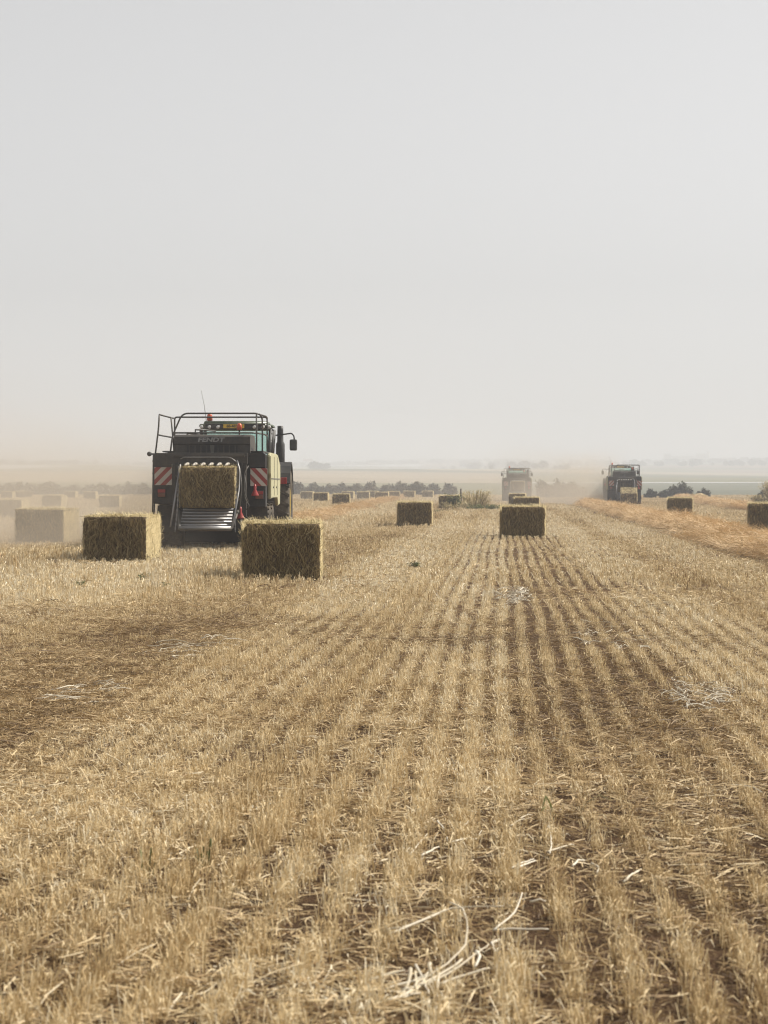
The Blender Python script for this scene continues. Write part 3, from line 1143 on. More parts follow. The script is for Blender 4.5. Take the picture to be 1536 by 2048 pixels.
    m.tube([(-1.0, 2.2, .56), (1.0, 2.2, .56)], .07, 8)
    m.tube([(-1.0, 3.5, .56), (1.0, 3.5, .56)], .07, 8)
    m.box(-.75, .75, 5.2, 6.4, .25, .7, .05)
    m.box(-1.05, 1.05, 4.6, 6.3, .10, .62, .04)  # low black box added to stand in for shade and dust beneath the body
    m.build('undercarriage', M['black'], root)
    for y in (2.2, 3.5):
        for s in (-1, 1):
            wheel(root, s * 1.0, y, .57, .56, s, M['olive'], .30)
    for s in (-1, 1):
        m = MB()
        m.prism([(s * .78, 1.06), (s * 1.24, 1.06), (s * 1.29, .46), (s * .80, .46)], 1.50, 1.53, 'y')
        m.build('mudflap', M['charcoal'], root)
    m = MB()
    m.tube([(0, 6.9, .75), (0, 8.6, .62)], .10, 8)
    m.tube([(-.5, 6.9, .75), (0, 8.1, .64)], .06, 8)
    m.tube([(.5, 6.9, .75), (0, 8.1, .64)], .06, 8)
    m.build('drawbar', M['black'], root)
    m = MB()
    m.box(-1.15, 1.15, 6.9, 7.5, .28, .62, .06)
    m.build('pickup_reel', M['charcoal'], root)
    return root


def make_tractor():
    """large field tractor; origin on the ground below the rear axle, +y is forwards"""
    root = empty('field_tractor')
    m = MB()
    m.box(-.42, .42, -.7, 3.6, .75, 1.25, .05)
    m.box(-.30, .30, -1.15, -.6, .6, 1.15, .03)
    m.tube([(-.9, 0, 1.02), (.9, 0, 1.02)], .17, 10)
    m.tube([(-.85, 2.95, .80), (.85, 2.95, .80)], .12, 10)
    m.build('chassis', M['black'], root)
    m = MB()
    m.prism([(1.05, 1.2), (1.05, 2.12), (2.4, 2.08), (4.1, 1.86), (4.35, 1.6), (4.35, 1.15)], -.46, .46, 'x')
    h = m.build('engine_hood', M['tractor_green'], root)
    MB().box(-.38, .38, 4.352, 4.37, 1.2, 1.65).build('grille', M['black'], h)
    # cab: lower shell, pillars, glass, roof
    m = MB()
    m.box(-.80, .80, -.80, 1.0, 1.25, 1.95, .05)
    m.build('cab_body', M['tractor_green'], root)
    for (x, y) in ((-.90, -.76), (.90, -.76), (-.92, .98), (.92, .98), (-.94, .05), (.94, .05)):
        MB().tube([(x * .92, y, 1.93), (x, y * .97, 2.98)], .042, 6).build('cab_pillar', M['black'], root)
    def pane(a, b, c, d):
        mm = MB()
        mm.add([a, b, c, d], [(0, 1, 2, 3)])
        mm.build('cab_window', M['glass'], root)
    pane((-.80, -.765, 1.97), (.80, -.765, 1.97), (.86, -.745, 2.94), (-.86, -.745, 2.94))
    pane((-.80, .985, 1.97), (.80, .985, 1.97), (.88, .955, 2.94), (-.88, .955, 2.94))
    for s in (-1, 1):
        pane((s * .835, -.74, 1.97), (s * .865, .03, 1.97), (s * .945, .03, 2.94), (s * .905, -.70, 2.94))
        pane((s * .865, .07, 1.97), (s * .85, .96, 1.97), (s * .925, .93, 2.94), (s * .945, .07, 2.94))
    m = MB()
    bm = bmesh.new()
    bmesh.ops.create_cube(bm, size=1)
    for v in bm.verts:
        k = .90 if v.co.z > 0 else 1.0
        v.co = Vector((v.co.x * 1.96 * k, .12 + v.co.y * 2.15 * k, 3.07 + v.co.z * .22))
    bmesh.ops.bevel(bm, geom=bm.edges[:], offset=.085, segments=4, affect='EDGES')
    m.from_bm(bm, True)
    roof = m.build('cab_roof', M['tractor_green'], root)
    MB().box(-.78, .78, -.975, -.93, 2.965, 3.11, .015).build('roof_light_bar', M['black'], roof)
    for x in (-.86, -.66, -.44, .50, .72, .88):
        MB().lathe([(-.016, .001), (-.014, .040), (.02, .05), (.04, .03)], (x, -.985, 3.02), 'y', 14).build('work_lamp', M['lamp'], roof)
    # plate with its number
    pl = MB().box(-.30, .24, -1.0, -.978, 2.99, 3.09).build('number_plate', M['plate'], roof)
    me = text_mesh('68-485-52', .10, M['black'], .002, .001)
    t = link_mesh('plate_number', me, pl, (-.01, -1.003, 3.04))
    t.rotation_euler = (R(90), 0, 0)
    MB().lathe([(0, .001), (0, .075), (.13, .07), (.19, .04), (.2, .001)], (-.70, -.35, 3.20), 'z', 16).build('beacon', M['lens_orange'], roof)
    MB().tube([(-.70, -.35, 3.15), (-.70, -.35, 3.21)], .05, 8).build('beacon_foot', M['black'], roof)
    MB().tube([(-.80, -.1, 3.14), (-.86, -.1, 3.60), (-.94, -.1, 4.0)], [.008, .006, .004], 5).build('antenna', M['tube'], roof)
    # seat, steering column seen through the glass
    m = MB()
    m.box(-.26, .26, -.28, .20, 1.85, 2.02, .04)
    m.box(-.25, .25, -.34, -.22, 2.0, 2.50, .05)
    m.build('driver_seat', M['charcoal'], root)
    m = MB()
    m.tube([(0, .75, 1.9), (0, .52, 2.22)], .04, 8)
    m.tube([(.2 * math.cos(k * .524), .5 + .08 * math.sin(k * .524), 2.24 + .18 * math.sin(k * .524)) for k in range(12)], .016, 6, True)
    m.build('steering_wheel', M['black'], root)
    # exhaust stack
    m = MB()
    m.lathe([(1.3, .05), (1.3, .12), (2.62, .12), (2.68, .085), (2.98, .08), (3.10, .075), (3.10, .055), (2.9, .05)], (1.06, 1.25, 0), 'z', 14)
    m.build('exhaust_stack', M['black'], root)
    m = MB()
    m.tube([(.44, 1.35, 1.55), (1.06, 1.25, 1.6)], .06, 8)
    m.build('exhaust_bracket', M['black'], root)
    # mirrors
    for s in (-1, 1):
        m = MB()
        m.tube(round_path([(s * .92, .98, 2.84), (s * 1.38, 1.0, 2.90), (s * 1.44, 1.0, 2.82), (s * 1.44, 1.0, 2.7)], .05), .02, 6)
        arm = m.build('mirror_arm', M['black'], root)
        mm = MB().box(s * 1.42 - .10, s * 1.42 + .10, .96, 1.05, 2.44, 2.74, .045).build('mirror', M['mirror'], arm)
    # fenders
    for s in (-1, 1):
        m = MB()
        pts = []
        for k in range(9):
            t = R(150 - k * 17)
            pts.append((1.12 * math.cos(t), 1.02 + 1.12 * math.sin(t)))
        inner = [(p[0] * .95, 1.02 + (p[1] - 1.02) * .95) for p in pts[::-1]]
        xa, xb = (.70, 1.42) if s > 0 else (-1.42, -.70)
        n = len(pts)
        vs, fs = [], []
        for x in (xa, xb):
            vs += [(x, p[0], p[1]) for p in pts] + [(x, p[0], p[1]) for p in inner[::-1]]
        for i in range(n - 1):
            fs += [(i, i + 1, 2 * n + i + 1, 2 * n + i), (n + i, 3 * n + i, 3 * n + i + 1, n + i + 1), (i, n + i, n + i + 1, i + 1), (2 * n + i, 2 * n + i + 1, 3 * n + i + 1, 3 * n + i)]
        fs += [(0, 2 * n, 3 * n, n), (n - 1, 2 * n - 1, 4 * n - 1, 3 * n - 1)]
        m.add(vs, fs)
        fd = m.build('fender', M['black'], root)
        MB().box(s * 1.25 - .09, s * 1.25 + .09, -1.03, -.98, 1.55, 1.72, .01).build('tail_light', M['lens_red'], fd)
        wheel(root, s * 1.08, 0, 1.02, .66, s, M['yellow'], .53, 24)
        wheel(root, s * 1.02, 2.95, .80, .54, s, M['yellow'], .40, 22)
    return root


YAW = R(2.3)
baler = make_baler()
baler.location = (-6.52, 55.0, 0)
baler.rotation_euler.z = YAW
tag(baler, 'biggest dark square baler, brand lettering on its cowl, bale in its chute', 'baler', 'square balers pulled across the field')
tractor = make_tractor()
tractor.location = (-6.52 - math.sin(YAW) * 10.2, 55.0 + math.cos(YAW) * 10.2, 0)
tractor.rotation_euler.z = YAW
tag(tractor, 'green tractor with yellow wheel rims pulling the biggest baler', 'tractor', 'tractors pulling the balers')
cb = make_bale(-6.52, 55.0, 2.3, 1, 'straw bale resting in the chute of the biggest baler', 'bales leaving the balers', True, 1.005)

for (x, y, yaw, lb, lt) in ((1.36, 227.6, 0.0, 'square baler half hidden in its own brown dust', 'tractor ahead of the dust covered baler, mirrors out on both sides'),
                            (9.45, 193.0, -.6, 'dark square baler dropping a tilted bale, dust on its left', 'dark tractor pulling the baler with the tilted dropping bale')):
    b = copy_tree(baler)
    b.location = (x, y, 0)
    b.rotation_euler.z = R(yaw)
    b['label'] = lb
    t = copy_tree(tractor)
    t.location = (x - math.sin(R(yaw)) * 10.2, y + math.cos(R(yaw)) * 10.2, 0)
    t.rotation_euler.z = R(yaw)
    t['label'] = lt
make_bale(1.36, 227.6, 0, 1, 'straw bale sitting in the chute of the dust covered baler', 'bales leaving the balers', False, 1.005)
make_bale(9.45, 194.4, -.6, 2, 'straw bale still held inside the chamber above the tilted bale', 'bales leaving the balers', False, 1.005)
make_bale(9.62, 191.1, -2.0, 0, 'pale topped bale tilting down onto the stubble off the baler', 'bales leaving the balers', False, .03, R(12))


# ------------------------------------------------------------------ weeds, stalk piles, post
def blade_plant(name, label, cat, loc, n, h, spread, wid, mat, seed, droop=.4, group=None, heads=False):
    r = random.Random(seed)
    segs = []
    for _ in range(n):
        b = unit(r.uniform(0, 6.283)) * spread * .6 * math.sqrt(r.random())
        d = unit(math.atan2(b[1], b[0]) + r.gauss(0, .7))
        hh = h * r.uniform(.45, 1.1)
        o = spread * r.uniform(.1, .75)
        p1 = b + d * o * .35 + np.array([0, 0, hh * .6])
        p2 = b + d * o * .8 + np.array([0, 0, hh * .95])
        p3 = b + d * o * 1.25 + np.array([0, 0, hh * (1 - droop * r.random())])
        side = np.array([-d[1], d[0], r.uniform(-.3, .3)])
        sh = min(1, max(0, r.gauss(.5, .25)))
        segs.append(([b, p1, p2, p3], [wid * .8, wid, wid * .8, wid * .15], side, sh))
        if heads and r.random() < .6:
            for _k in range(4):
                q = p2 + np.array([r.gauss(0, .03), r.gauss(0, .03), r.uniform(-.1, .06)]) * h
                e = q + np.array([r.gauss(0, .05), r.gauss(0, .05), r.uniform(.0, .08)]) * h
                segs.append(([q, (q + e) / 2, e], [wid * .6, wid * 1.3, wid * .3], side, min(1, sh + .25)))
    o = link_mesh(name, strands_mesh(name, segs, mat), None, loc)
    tag(o, label, cat, group)
    return o


def leafy_weed(loc, n, h, spread, leaf, seed, label, mat=None):
    """branching stems with small leaves"""
    r = random.Random(seed)
    root = empty('leafy_weed', loc)
    tag(root, label, 'weed')
    st, lf = [], []
    for _ in range(n):
        d = unit(r.uniform(0, 6.283))
        hh, o = h * r.uniform(.5, 1.1), spread * r.uniform(.1, 1)
        p = [np.zeros(3), d * o * .4 + np.array([0, 0, hh * .5]), d * o + np.array([0, 0, hh])]
        st.append((p, [.006, .005, .003], np.array([-d[1], d[0], 0]), r.uniform(.2, .6)))
        for k in range(9):
            t = r.uniform(.25, 1)
            c = p[2] * t * t + p[1] * (1 - t) * 1.2
            e = unit(r.uniform(0, 6.283))
            l = leaf * r.uniform(.6, 1.3)
            lf.append(([c, c + e * l * .5 + np.array([0, 0, l * .25]), c + e * l], [leaf * .08, leaf * .28, leaf * .04], np.array([-e[1], e[0], .2]), min(1, max(0, r.gauss(.5, .25)))))
    link_mesh('stem', strands_mesh('stem', st, mat or M['weed']), root)
    l = link_mesh('leaves', strands_mesh('leaves', lf, mat or M['weed']), root)
    l['kind'] = 'stuff'
    return root


leafy_weed((-5.61, 38.5, 0), 10, .13, .26, .06, 1, 'low green weed on the flattened strip left of the big brown bale')
leafy_weed((-6.12, 36.2, 0), 8, .10, .22, .055, 2, 'small green weed patch in stubble, farthest from the big brown bale')
leafy_weed((-4.9, 36.0, 0), 7, .10, .20, .05, 5, 'sparse dark weed on the flattened strip below the big brown bale')
leafy_weed((-1.56, 44.6, 0), 9, .15, .18, .07, 3, 'dark green weed alone in the stubble right of the big brown bale')
blade_plant('green_grass_tuft', 'bright yellow green grass tuft among foreground stubble', 'grass', (-1.17, 9.7, 0), 9, .13, .05, .004, M['weed'], 4)
blade_plant('green_grass_tuft', 'dull green grass blades in the foreground stubble, thinner tuft', 'grass', (-1.36, 9.5, 0), 8, .12, .05, .003, M['weed'], 6)
blade_plant('green_grass_tuft', 'long arching dark green blade leaning over a drilled row', 'grass', (.33, 11.3, 0), 3, .13, .22, .006, M['weed'], 9, .8)
# weed patch half way down the field
for k, (x, y, n, h, sp) in enumerate([(-1.2, 150.6, 160, .42, 1.0), (.1, 151.5, 150, .36, 1.0), (-2.3, 152.0, 90, .26, .9), (-3.9, 139, 90, .20, 1.2)]):
    blade_plant('green_grass_patch', ['dense dark green grass patch in front of the dry weed bush', 'dark green grass patch beside the central row bales',
                                     'thin green grass at the foot of the thin post', 'low green grass on the stubble before the overgrown bale'][k], 'grass', (x, y, 0), n, h, sp, .022, M['weed'], 40 + k, .5)
blade_plant('dry_weed_bush', 'tall straw coloured dry weed bush right of the thin post', 'weed', (-1.75, 160.5, 0), 240, 1.15, 1.25, .020, M['dryweed'], 51, .35, None, True)
blade_plant('dry_weed_bush', 'lower yellowed weeds between the post and the overgrown bale', 'weed', (-2.9, 150.6, 0), 150, .55, 1.0, .020, M['dryweed'], 52, .4, None, True)
leafy_weed((-2.9, 150.9, 0), 26, 1.0, .7, .20, 53, 'grey green leafy weed sprouting over the overgrown bale')
blade_plant('dry_grass_clump', 'tall pale feathery grass clump behind the bale cut by the frame', 'grass', (20.6, 190.0, 0), 420, 1.75, 1.1, .022, M['dryweed'], 61, .25, None, True)
blade_plant('dry_grass_clump', 'lower browner grass growing at the foot of the feathery clump', 'grass', (19.5, 189.5, 0), 240, .8, 1.1, .022, M['dryweed'], 62, .4, None, True)
m = MB()
m.tube([(0, 0, 0), (.01, 0, .6), (0, .01, 1.32)], [.055, .05, .045], 8)
m.box(-.05, .05, -.012, .012, 1.30, 1.335)
p = m.build('thin_post', M['post'], None, (-2.56, 153.9, 0))
tag(p, 'thin dark post standing by the overgrown bale and weeds', 'post')


def stalk_pile(label, loc, n, rad, lmin, lmax, w, seed, height=.08, bundle=None, deep=4.0):
    r = random.Random(seed)
    root = empty('stalk_pile', loc)
    tag(root, label, 'straw')
    for k in range(n):
        c = unit(r.uniform(0, 6.283)) * rad * math.sqrt(r.random()) * np.array([1, deep, 1])
        a = r.gauss(bundle, .55) if bundle is not None and r.random() < .75 else r.uniform(0, 6.283)
        d = unit(a)
        ln = r.uniform(lmin, lmax)
        z = height * r.uniform(.45, 1.25)
        q = np.array([-d[1], d[0], 0]) * r.gauss(0, .20) * ln
        pts = []
        for i in range(6):
            t = i / 5
            p = c + d * ln * (t - .5) + q * (4 * t * (1 - t)) + np.array([0, 0, z * (1 - .45 * abs(t - .5) * 2 * r.uniform(.5, 1))])
            pts.append(p + np.array([r.gauss(0, .004), r.gauss(0, .004), r.gauss(0, .004)]))
        rr = w * r.uniform(.6, 1.15)
        mm = MB().tube(pts, [rr, rr, rr * .95, rr * .9, rr * .8, rr * .55], 5)
        if r.random() < .35:                         # a side shoot
            b = pts[3]
            e = unit(a + r.choice((-.6, .6))) * ln * .3
            mm.tube([b, b + e * .5 + np.array([0, 0, .01]), b + e], [rr * .7, rr * .6, rr * .4], 5)
        me = mm.mesh('stalk', M['bleached'])
        at = me.attributes.new('shade', 'FLOAT', 'POINT')
        at.data.foreach_set('value', np.full(len(me.vertices), r.random(), np.float32))
        link_mesh('stalk', me, root)
    return root


# the pale stalks of the foreground, laid out one by one (metres)
STALKS_A = [[(-0.338, 7.136, 0.012), (-0.278, 7.235, 0.012), (-0.245, 7.342, 0.027), (-0.167, 7.45, 0.058), (-0.116, 7.573, 0.095), (-0.108, 7.694, 0.134), (-0.116, 7.753, 0.155)], [(-0.229, 7.312, 0.018), (-0.129, 7.437, 0.053), (-0.071, 7.53, 0.081), (-0.041, 7.577, 0.095)], [(-0.256, 7.44, 0.056), (-0.23, 7.342, 0.027), (-0.212, 7.223, 0.012)], [(-0.193, 7.413, 0.047), (-0.186, 7.329, 0.022), (-0.187, 7.194, 0.012)], [(-0.186, 7.323, 0.021), (-0.128, 7.377, 0.035), (-0.04, 7.435, 0.051)], [(-0.29, 7.174, 0.012), (-0.212, 7.223, 0.012)], [(-0.27, 7.416, 0.049), (-0.28, 7.295, 0.014), (-0.298, 7.189, 0.012)], [(-0.078, 7.53, 0.081), (-0.082, 7.439, 0.053)], [(-0.219, 7.448, 0.058), (-0.21, 7.388, 0.04)], [(-0.343, 7.292, 0.014), (-0.283, 7.331, 0.024), (-0.229, 7.381, 0.038)], [(-0.321, 7.143, 0.012), (-0.255, 7.281, 0.012), (-0.212, 7.418, 0.049)], [(-0.298, 7.264, 0.012), (-0.199, 7.365, 0.033), (-0.12, 7.483, 0.067)]]
STALKS_B = [[(-0.388, 8.182, 0.026), (-0.3, 8.238, 0.036), (-0.195, 8.363, 0.062), (-0.121, 8.397, 0.068), (0.005, 8.415, 0.071)], [(-0.028, 8.199, 0.026), (0.038, 8.361, 0.059), (0.068, 8.534, 0.097)], [(-0.028, 8.204, 0.026), (0.152, 8.221, 0.028)], [(-0.011, 8.114, 0.012), (-0.032, 8.036, 0.012), (-0.027, 7.929, 0.012), (-0.011, 7.9, 0.012)], [(-0.125, 8.323, 0.052), (-0.132, 8.383, 0.065), (-0.177, 8.437, 0.078)], [(0.093, 8.45, 0.078), (0.147, 8.465, 0.081)], [(-0.367, 8.157, 0.02), (-0.257, 8.283, 0.045), (-0.192, 8.372, 0.063)]]
STALKS_C = [[(0.179, 10.003, 0.022), (0.291, 10.215, 0.022)], [(0.034, 9.569, 0.023), (0.123, 9.802, 0.022)], [(0.048, 9.545, 0.022), (0.13, 9.763, 0.023)], [(0.448, 9.266, 0.022), (0.529, 9.568, 0.022)], [(0.458, 9.313, 0.023), (0.517, 9.506, 0.023)], [(-0.32, 9.872, 0.022), (-0.257, 10.119, 0.023)], [(-0.366, 9.897, 0.023), (-0.315, 10.505, 0.022)], [(-0.205, 10.262, 0.023), (-0.145, 10.38, 0.022), (-0.11, 10.353, 0.022), (-0.085, 10.637, 0.022)], [(0.199, 10.759, 0.023), (0.201, 10.31, 0.022), (0.189, 9.963, 0.022)], [(0.077, 10.993, 0.022), (0.133, 11.111, 0.022)], [(0.032, 10.751, 0.023), (0.126, 11.044, 0.022)], [(0.271, 9.643, 0.023), (0.321, 9.772, 0.023)], [(0.348, 9.71, 0.022), (0.358, 9.462, 0.022)], [(-0.283, 10.895, 0.023), (-0.226, 10.29, 0.022)], [(-0.165, 10.742, 0.023), (-0.154, 10.982, 0.022)]]


def laid_stalks(label, lines, w, seed):
    r = random.Random(seed)
    c = np.mean([p for l in lines for p in l], axis=0)
    root = empty('stalk_pile', (float(c[0]), float(c[1]), 0))
    tag(root, label, 'straw')
    for l in lines:
        pts = [Vector((p[0] - c[0], p[1] - c[1], p[2] + .015)) for p in l]
        if len(pts) == 2: pts.insert(1, (pts[0] + pts[1]) / 2 + Vector((r.gauss(0, .006), r.gauss(0, .01), .006)))
        sm = []
        for k in range(len(pts) - 1):
            a, b = pts[max(k - 1, 0)], pts[min(k + 2, len(pts) - 1)]
            for t in (0, .33, .66):
                p, q = pts[k], pts[k + 1]
                m0, m1 = (q - a) / 2, (b - p) / 2
                sm.append(p * (2 * t ** 3 - 3 * t * t + 1) + m0 * (t ** 3 - 2 * t * t + t) + q * (3 * t * t - 2 * t ** 3) + m1 * (t ** 3 - t * t) + Vector((r.gauss(0, .0015), 0, r.gauss(0, .0015))))
        sm.append(pts[-1])
        n = len(sm)
        rr = w * r.uniform(.75, 1.2)
        me = MB().tube(sm, [rr * (1 - .55 * k / n) for k in range(n)], 6).mesh('stalk', M['bleached'])
        at = me.attributes.new('shade', 'FLOAT', 'POINT')
        at.data.foreach_set('value', np.full(len(me.vertices), r.random(), np.float32))
        link_mesh('stalk', me, root)
    return root


laid_stalks('bleached white branching stalks heaped in the blurred foreground', STALKS_A, .0056, 71)
laid_stalks('long curved bleached stalks lying just behind the foreground heap', STALKS_B, .0046, 77)
laid_stalks('scatter of short white straw pieces across the drilled rows', STALKS_C, .0044, 72)
stalk_pile('heap of grey bleached stalks on the dark wheel track', (1.36, 17.6, 0), 60, .24, .07, .26, .0034, 73, .08, None, 5)
stalk_pile('pale straw heap in mid field before the central row bale', (.13, 33.4, 0), 90, .26, .06, .22, .0050, 74, .08, None, 9)
stalk_pile('white stalks lying along the edge of the flattened strip', (-2.75, 22.6, 0), 26, .34, .10, .4, .0042, 75, .07, .5, 5)
stalk_pile('bleached stalk bundle at the flattened strip, nearest its dark end', (-2.95, 17.6, 0), 24, .25, .08, .34, .0036, 76, .06, .5, 3)
stalk_pile('thin white stalks strewn on the right wheel track edge', (1.05, 24.5, 0), 40, .35, .06, .2, .0042, 78, .06, None, 8)


# ------------------------------------------------------------------ straw mound, shrubs, far trees, far houses
def mound():
    m = MB()
    bm = bmesh.new()
    bmesh.ops.create_icosphere(bm, subdivisions=4, radius=1)
    r = random.Random(5)
    for v in bm.verts:
        n = .12 * math.sin(v.co.x * 5 + 1) * math.cos(v.co.y * 4) + r.uniform(-.04, .04)
        z = max(v.co.z, 0)
        v.co = Vector((v.co.x * 1.25 * (1 + n), v.co.y * .9 * (1 + n), z * .72 * (1 + n)))
    m.from_bm(bm, True)
    me = m.mesh('straw_mound', M['windrow_plain'])
    o = link_mesh('straw_mound', me, None, (19.4, 249, 0))
    tag(o, 'rounded pale straw mound before the dark shrubs', 'straw mound')
    r = random.Random(8)
    segs = litter_segs(r, 700, 1.25, .1, .5, .010, .02)
    ss = []
    for p, w, s, sh in segs:
        c = p[1]
        k = max(0, 1 - (c[0] / 1.25) ** 2 - (c[1] / .95) ** 2)
        z = .72 * math.sqrt(k)
        ss.append(([q + np.array([0, 0, z]) for q in p], w, s, sh))
    f = link_mesh('loose_stems', strands_mesh('mound_stems', ss, M['dryweed']), o)
    f['kind'] = 'stuff'


M['windrow_plain'] = field_mat('mound_straw', (.42, .31, .17), (.66, .52, .32), 8)
mound()


def shrub_meshes(seed, w, h, n_leaf, leaf, mat='leaf'):
    r = random.Random(seed)
    st, lf = [], []
    blobs = []
    for k in range(9):
        a, q = r.uniform(0, 6.283), math.sqrt(r.random())
        blobs.append((np.array([math.cos(a) * w * .42 * q, math.sin(a) * w * .35 * q, h * r.uniform(.22, .60) * (1 - .25 * q)]), h * r.uniform(.24, .36)))
    blobs.append((np.array([0, 0, h * .58]), h * .36))
    for c, rad in blobs:
        st.append(([np.array([c[0] * .2, c[1] * .2, 0]), c * .55, c], [.06, .04, .02], np.array([1, 0, 0]), .2))
        st.append(([np.array([c[0] * .2, c[1] * .2, 0]), c * .55, c], [.06, .04, .02], np.array([0, 1, 0]), .2))
        for _ in range(n_leaf // len(blobs)):
            d = np.array([r.gauss(0, 1), r.gauss(0, 1), r.gauss(0, 1)])
            d /= np.linalg.norm(d)
            p = c + d * rad * (r.random() ** .4) * r.uniform(.8, 1.2)
            if p[2] < .03: p[2] = r.uniform(.03, .3)
            e = np.array([r.gauss(0, 1), r.gauss(0, 1), r.gauss(0, .6)])
            e /= np.linalg.norm(e)
            s = np.cross(e, [0.1, .2, 1])
            s /= np.linalg.norm(s)
            l = leaf * r.uniform(.6, 1.4)
            lf.append(([p - e * l / 2, p, p + e * l / 2], [l * .12, l * .34, l * .1], s, min(1, max(0, r.gauss(.45, .25)))))
    return strands_mesh('stems', st, M['post_shade']), strands_mesh('crown', lf, M[mat])


M['post_shade'] = straw_mat('shrub_stem', [(0, (.05, .04, .03)), (1, (.09, .07, .05))], .05, inst=False)
SHR = [shrub_meshes(90 + k, 3.4, 2.1, 2600, .34) for k in range(5)]
SHR += [shrub_meshes(90 + k, 3.4, 2.1, 2600, .34, 'leaf_dusty') for k in range(5)]


def shrub(x, y, k, sx, sz, label, group, rz=0):
    o = empty('shrub', (x, y, ground_z(x, y)), rz)
    o.scale = (sx, sx * .9, sz)
    tag(o, label, 'shrub', group)
    link_mesh('trunk', SHR[k][0], o)
    link_mesh('crown', SHR[k][1], o)


hr = random.Random(17)
# dusty hedge along the far left edge of the field
x = -82.0
k = 0
while x < -6:
    shrub(x, 365 + hr.uniform(-4, 4), 5 + k % 5, hr.uniform(1.0, 1.4), hr.uniform(.82, 1.12), 'dusty grey shrub in the long hedge behind the hazy bales', 'hedge shrubs along the field edge', hr.uniform(0, 6))
    x += hr.uniform(1.6, 2.5)
    k += 1
x = 2.5
while x < 10.5:
    shrub(x, 318 + hr.uniform(-2, 2), 5 + k % 5, hr.uniform(.9, 1.2), hr.uniform(1.0, 1.25), 'hazy low shrub between the two distant balers', 'shrubs between the distant balers', hr.uniform(0, 6))
    x += hr.uniform(1.7, 2.3)
    k += 1
for (x, s, z, lb) in ((17.6, .55, .62, 'small dark shrub beside the dark tractor and its baler'), (19.4, .62, .55, 'low dark shrub left of the tallest rounded shrub'),
                      (21.4, .95, 1.02, 'tallest rounded dark green shrub behind the straw mound'), (24.0, .6, .62, 'low dark shrub touching the tallest rounded shrub'),
                      (31.0, .50, .52, 'smallest dark shrub at the end of the row by the grass clump'), (33.0, .7, .66, 'dark scrubby bush in the row left of the feathery grass'),
                      (35.2, .75, .72, 'wide dark bush in the middle of the row by the grass'), (37.2, .7, .6, 'dark bush next to the tall feathery grass clump')):
    shrub(x, 300, k % 5, s, z, lb, 'dark shrubs at the right field edge', hr.uniform(0, 6))
    k += 1


def far_trees():
    r = random.Random(4)
    meshes = []
    for k in range(4):
        segs = []
        for _ in range(150):
            d = np.array([r.gauss(0, 1), r.gauss(0, 1), r.gauss(0, 1)])
            d /= np.linalg.norm(d)
            p = d * np.array([2.6, 2.2, 2.2]) * r.random() ** .33 + np.array([0, 0, 2.6])
            e = np.array([r.gauss(0, 1), r.gauss(0, 1), r.gauss(0, 1)])
            e /= np.linalg.norm(e)
            s = np.cross(e, [.1, .2, 1])
            s /= np.linalg.norm(s)
            segs.append(([p - e * .6, p, p + e * .6], [.2, .6, .2], s, r.random()))
        meshes.append(strands_mesh('tree_mass', segs, M['far_leaf']))
    coll = clump_collection('distant_tree_mass', meshes)
    P = []
    for (y, n, jit, x0, x1, keep) in ((1905, 160, 25, -600, 420, .4), (2420, 320, 40, -760, 520, .55), (2900, 420, 60, -850, 640, .6), (3260, 520, 60, -950, 720, .7), (3480, 700, 70, -1000, 780, .85)):
        f = lattice(int(y), 60)
        for _ in range(n):
            xx = r.uniform(x0, x1)
            if float(f(np.array([xx + 2000.0]), np.array([y * 1.0]))[0]) > keep: continue
            yy = y + r.gauss(0, jit)
            P.append((xx, yy, ground_z(xx, yy) - .3))
    n = len(P)
    s = rng.uniform(.6, 1.5, n)
    scatter('distant_trees', 'hazy distant tree belts below the town on the skyline', 'trees', coll, P, np.stack([np.zeros(n), np.zeros(n), rng.uniform(0, 6.28, n)], 1),
            np.stack([s * 1.3, s, s], 1), rng.random(n), rng.integers(0, 4, n))


far_trees()

M['render_wall'] = field_mat('pale_render', (.62, .60, .56), (.72, .70, .66), .5)
M['warm_wall'] = field_mat('warm_render', (.46, .43, .38), (.56, .52, .46), .5)
M['roof_red'] = field_mat('far_roof', (.22, .12, .09), (.30, .18, .13), .5)
M['flat_roof'] = field_mat('far_flat_roof', (.40, .39, .37), (.5, .49, .47), .5)
M['dark_glass'] = paint('far_window', (.04, .045, .05), .3, 0, .1)


def house(x, y, w, d, h, wall, roof, label, group=None, pitched=True, name='house'):
    o = empty(name, (x, y, ground_z(x, y) - .3))
    tag(o, label, 'building', group)
    MB().box(-w / 2, w / 2, 0, d, 0, h).build('wall', M[wall], o)
    m = MB()
    if pitched: m.prism([(-.4, h), (d + .4, h), (d / 2, h + d * .28)], -w / 2 - .4, w / 2 + .4, 'x')
    else: m.box(-w / 2 - .2, w / 2 + .2, -.2, d + .2, h, h + .5)
    m.build('roof', M[roof], o)
    nw = max(2, int(w / 4))
    for f in range(max(1, int(h / 3.2))):
        for k in range(nw):
            cx = -w / 2 + (k + .5) * w / nw
            MB().box(cx - .7, cx + .7, -.06, .02, f * 3.2 + 1.0, f * 3.2 + 2.4).build('window', M['dark_glass'], o)
    return o


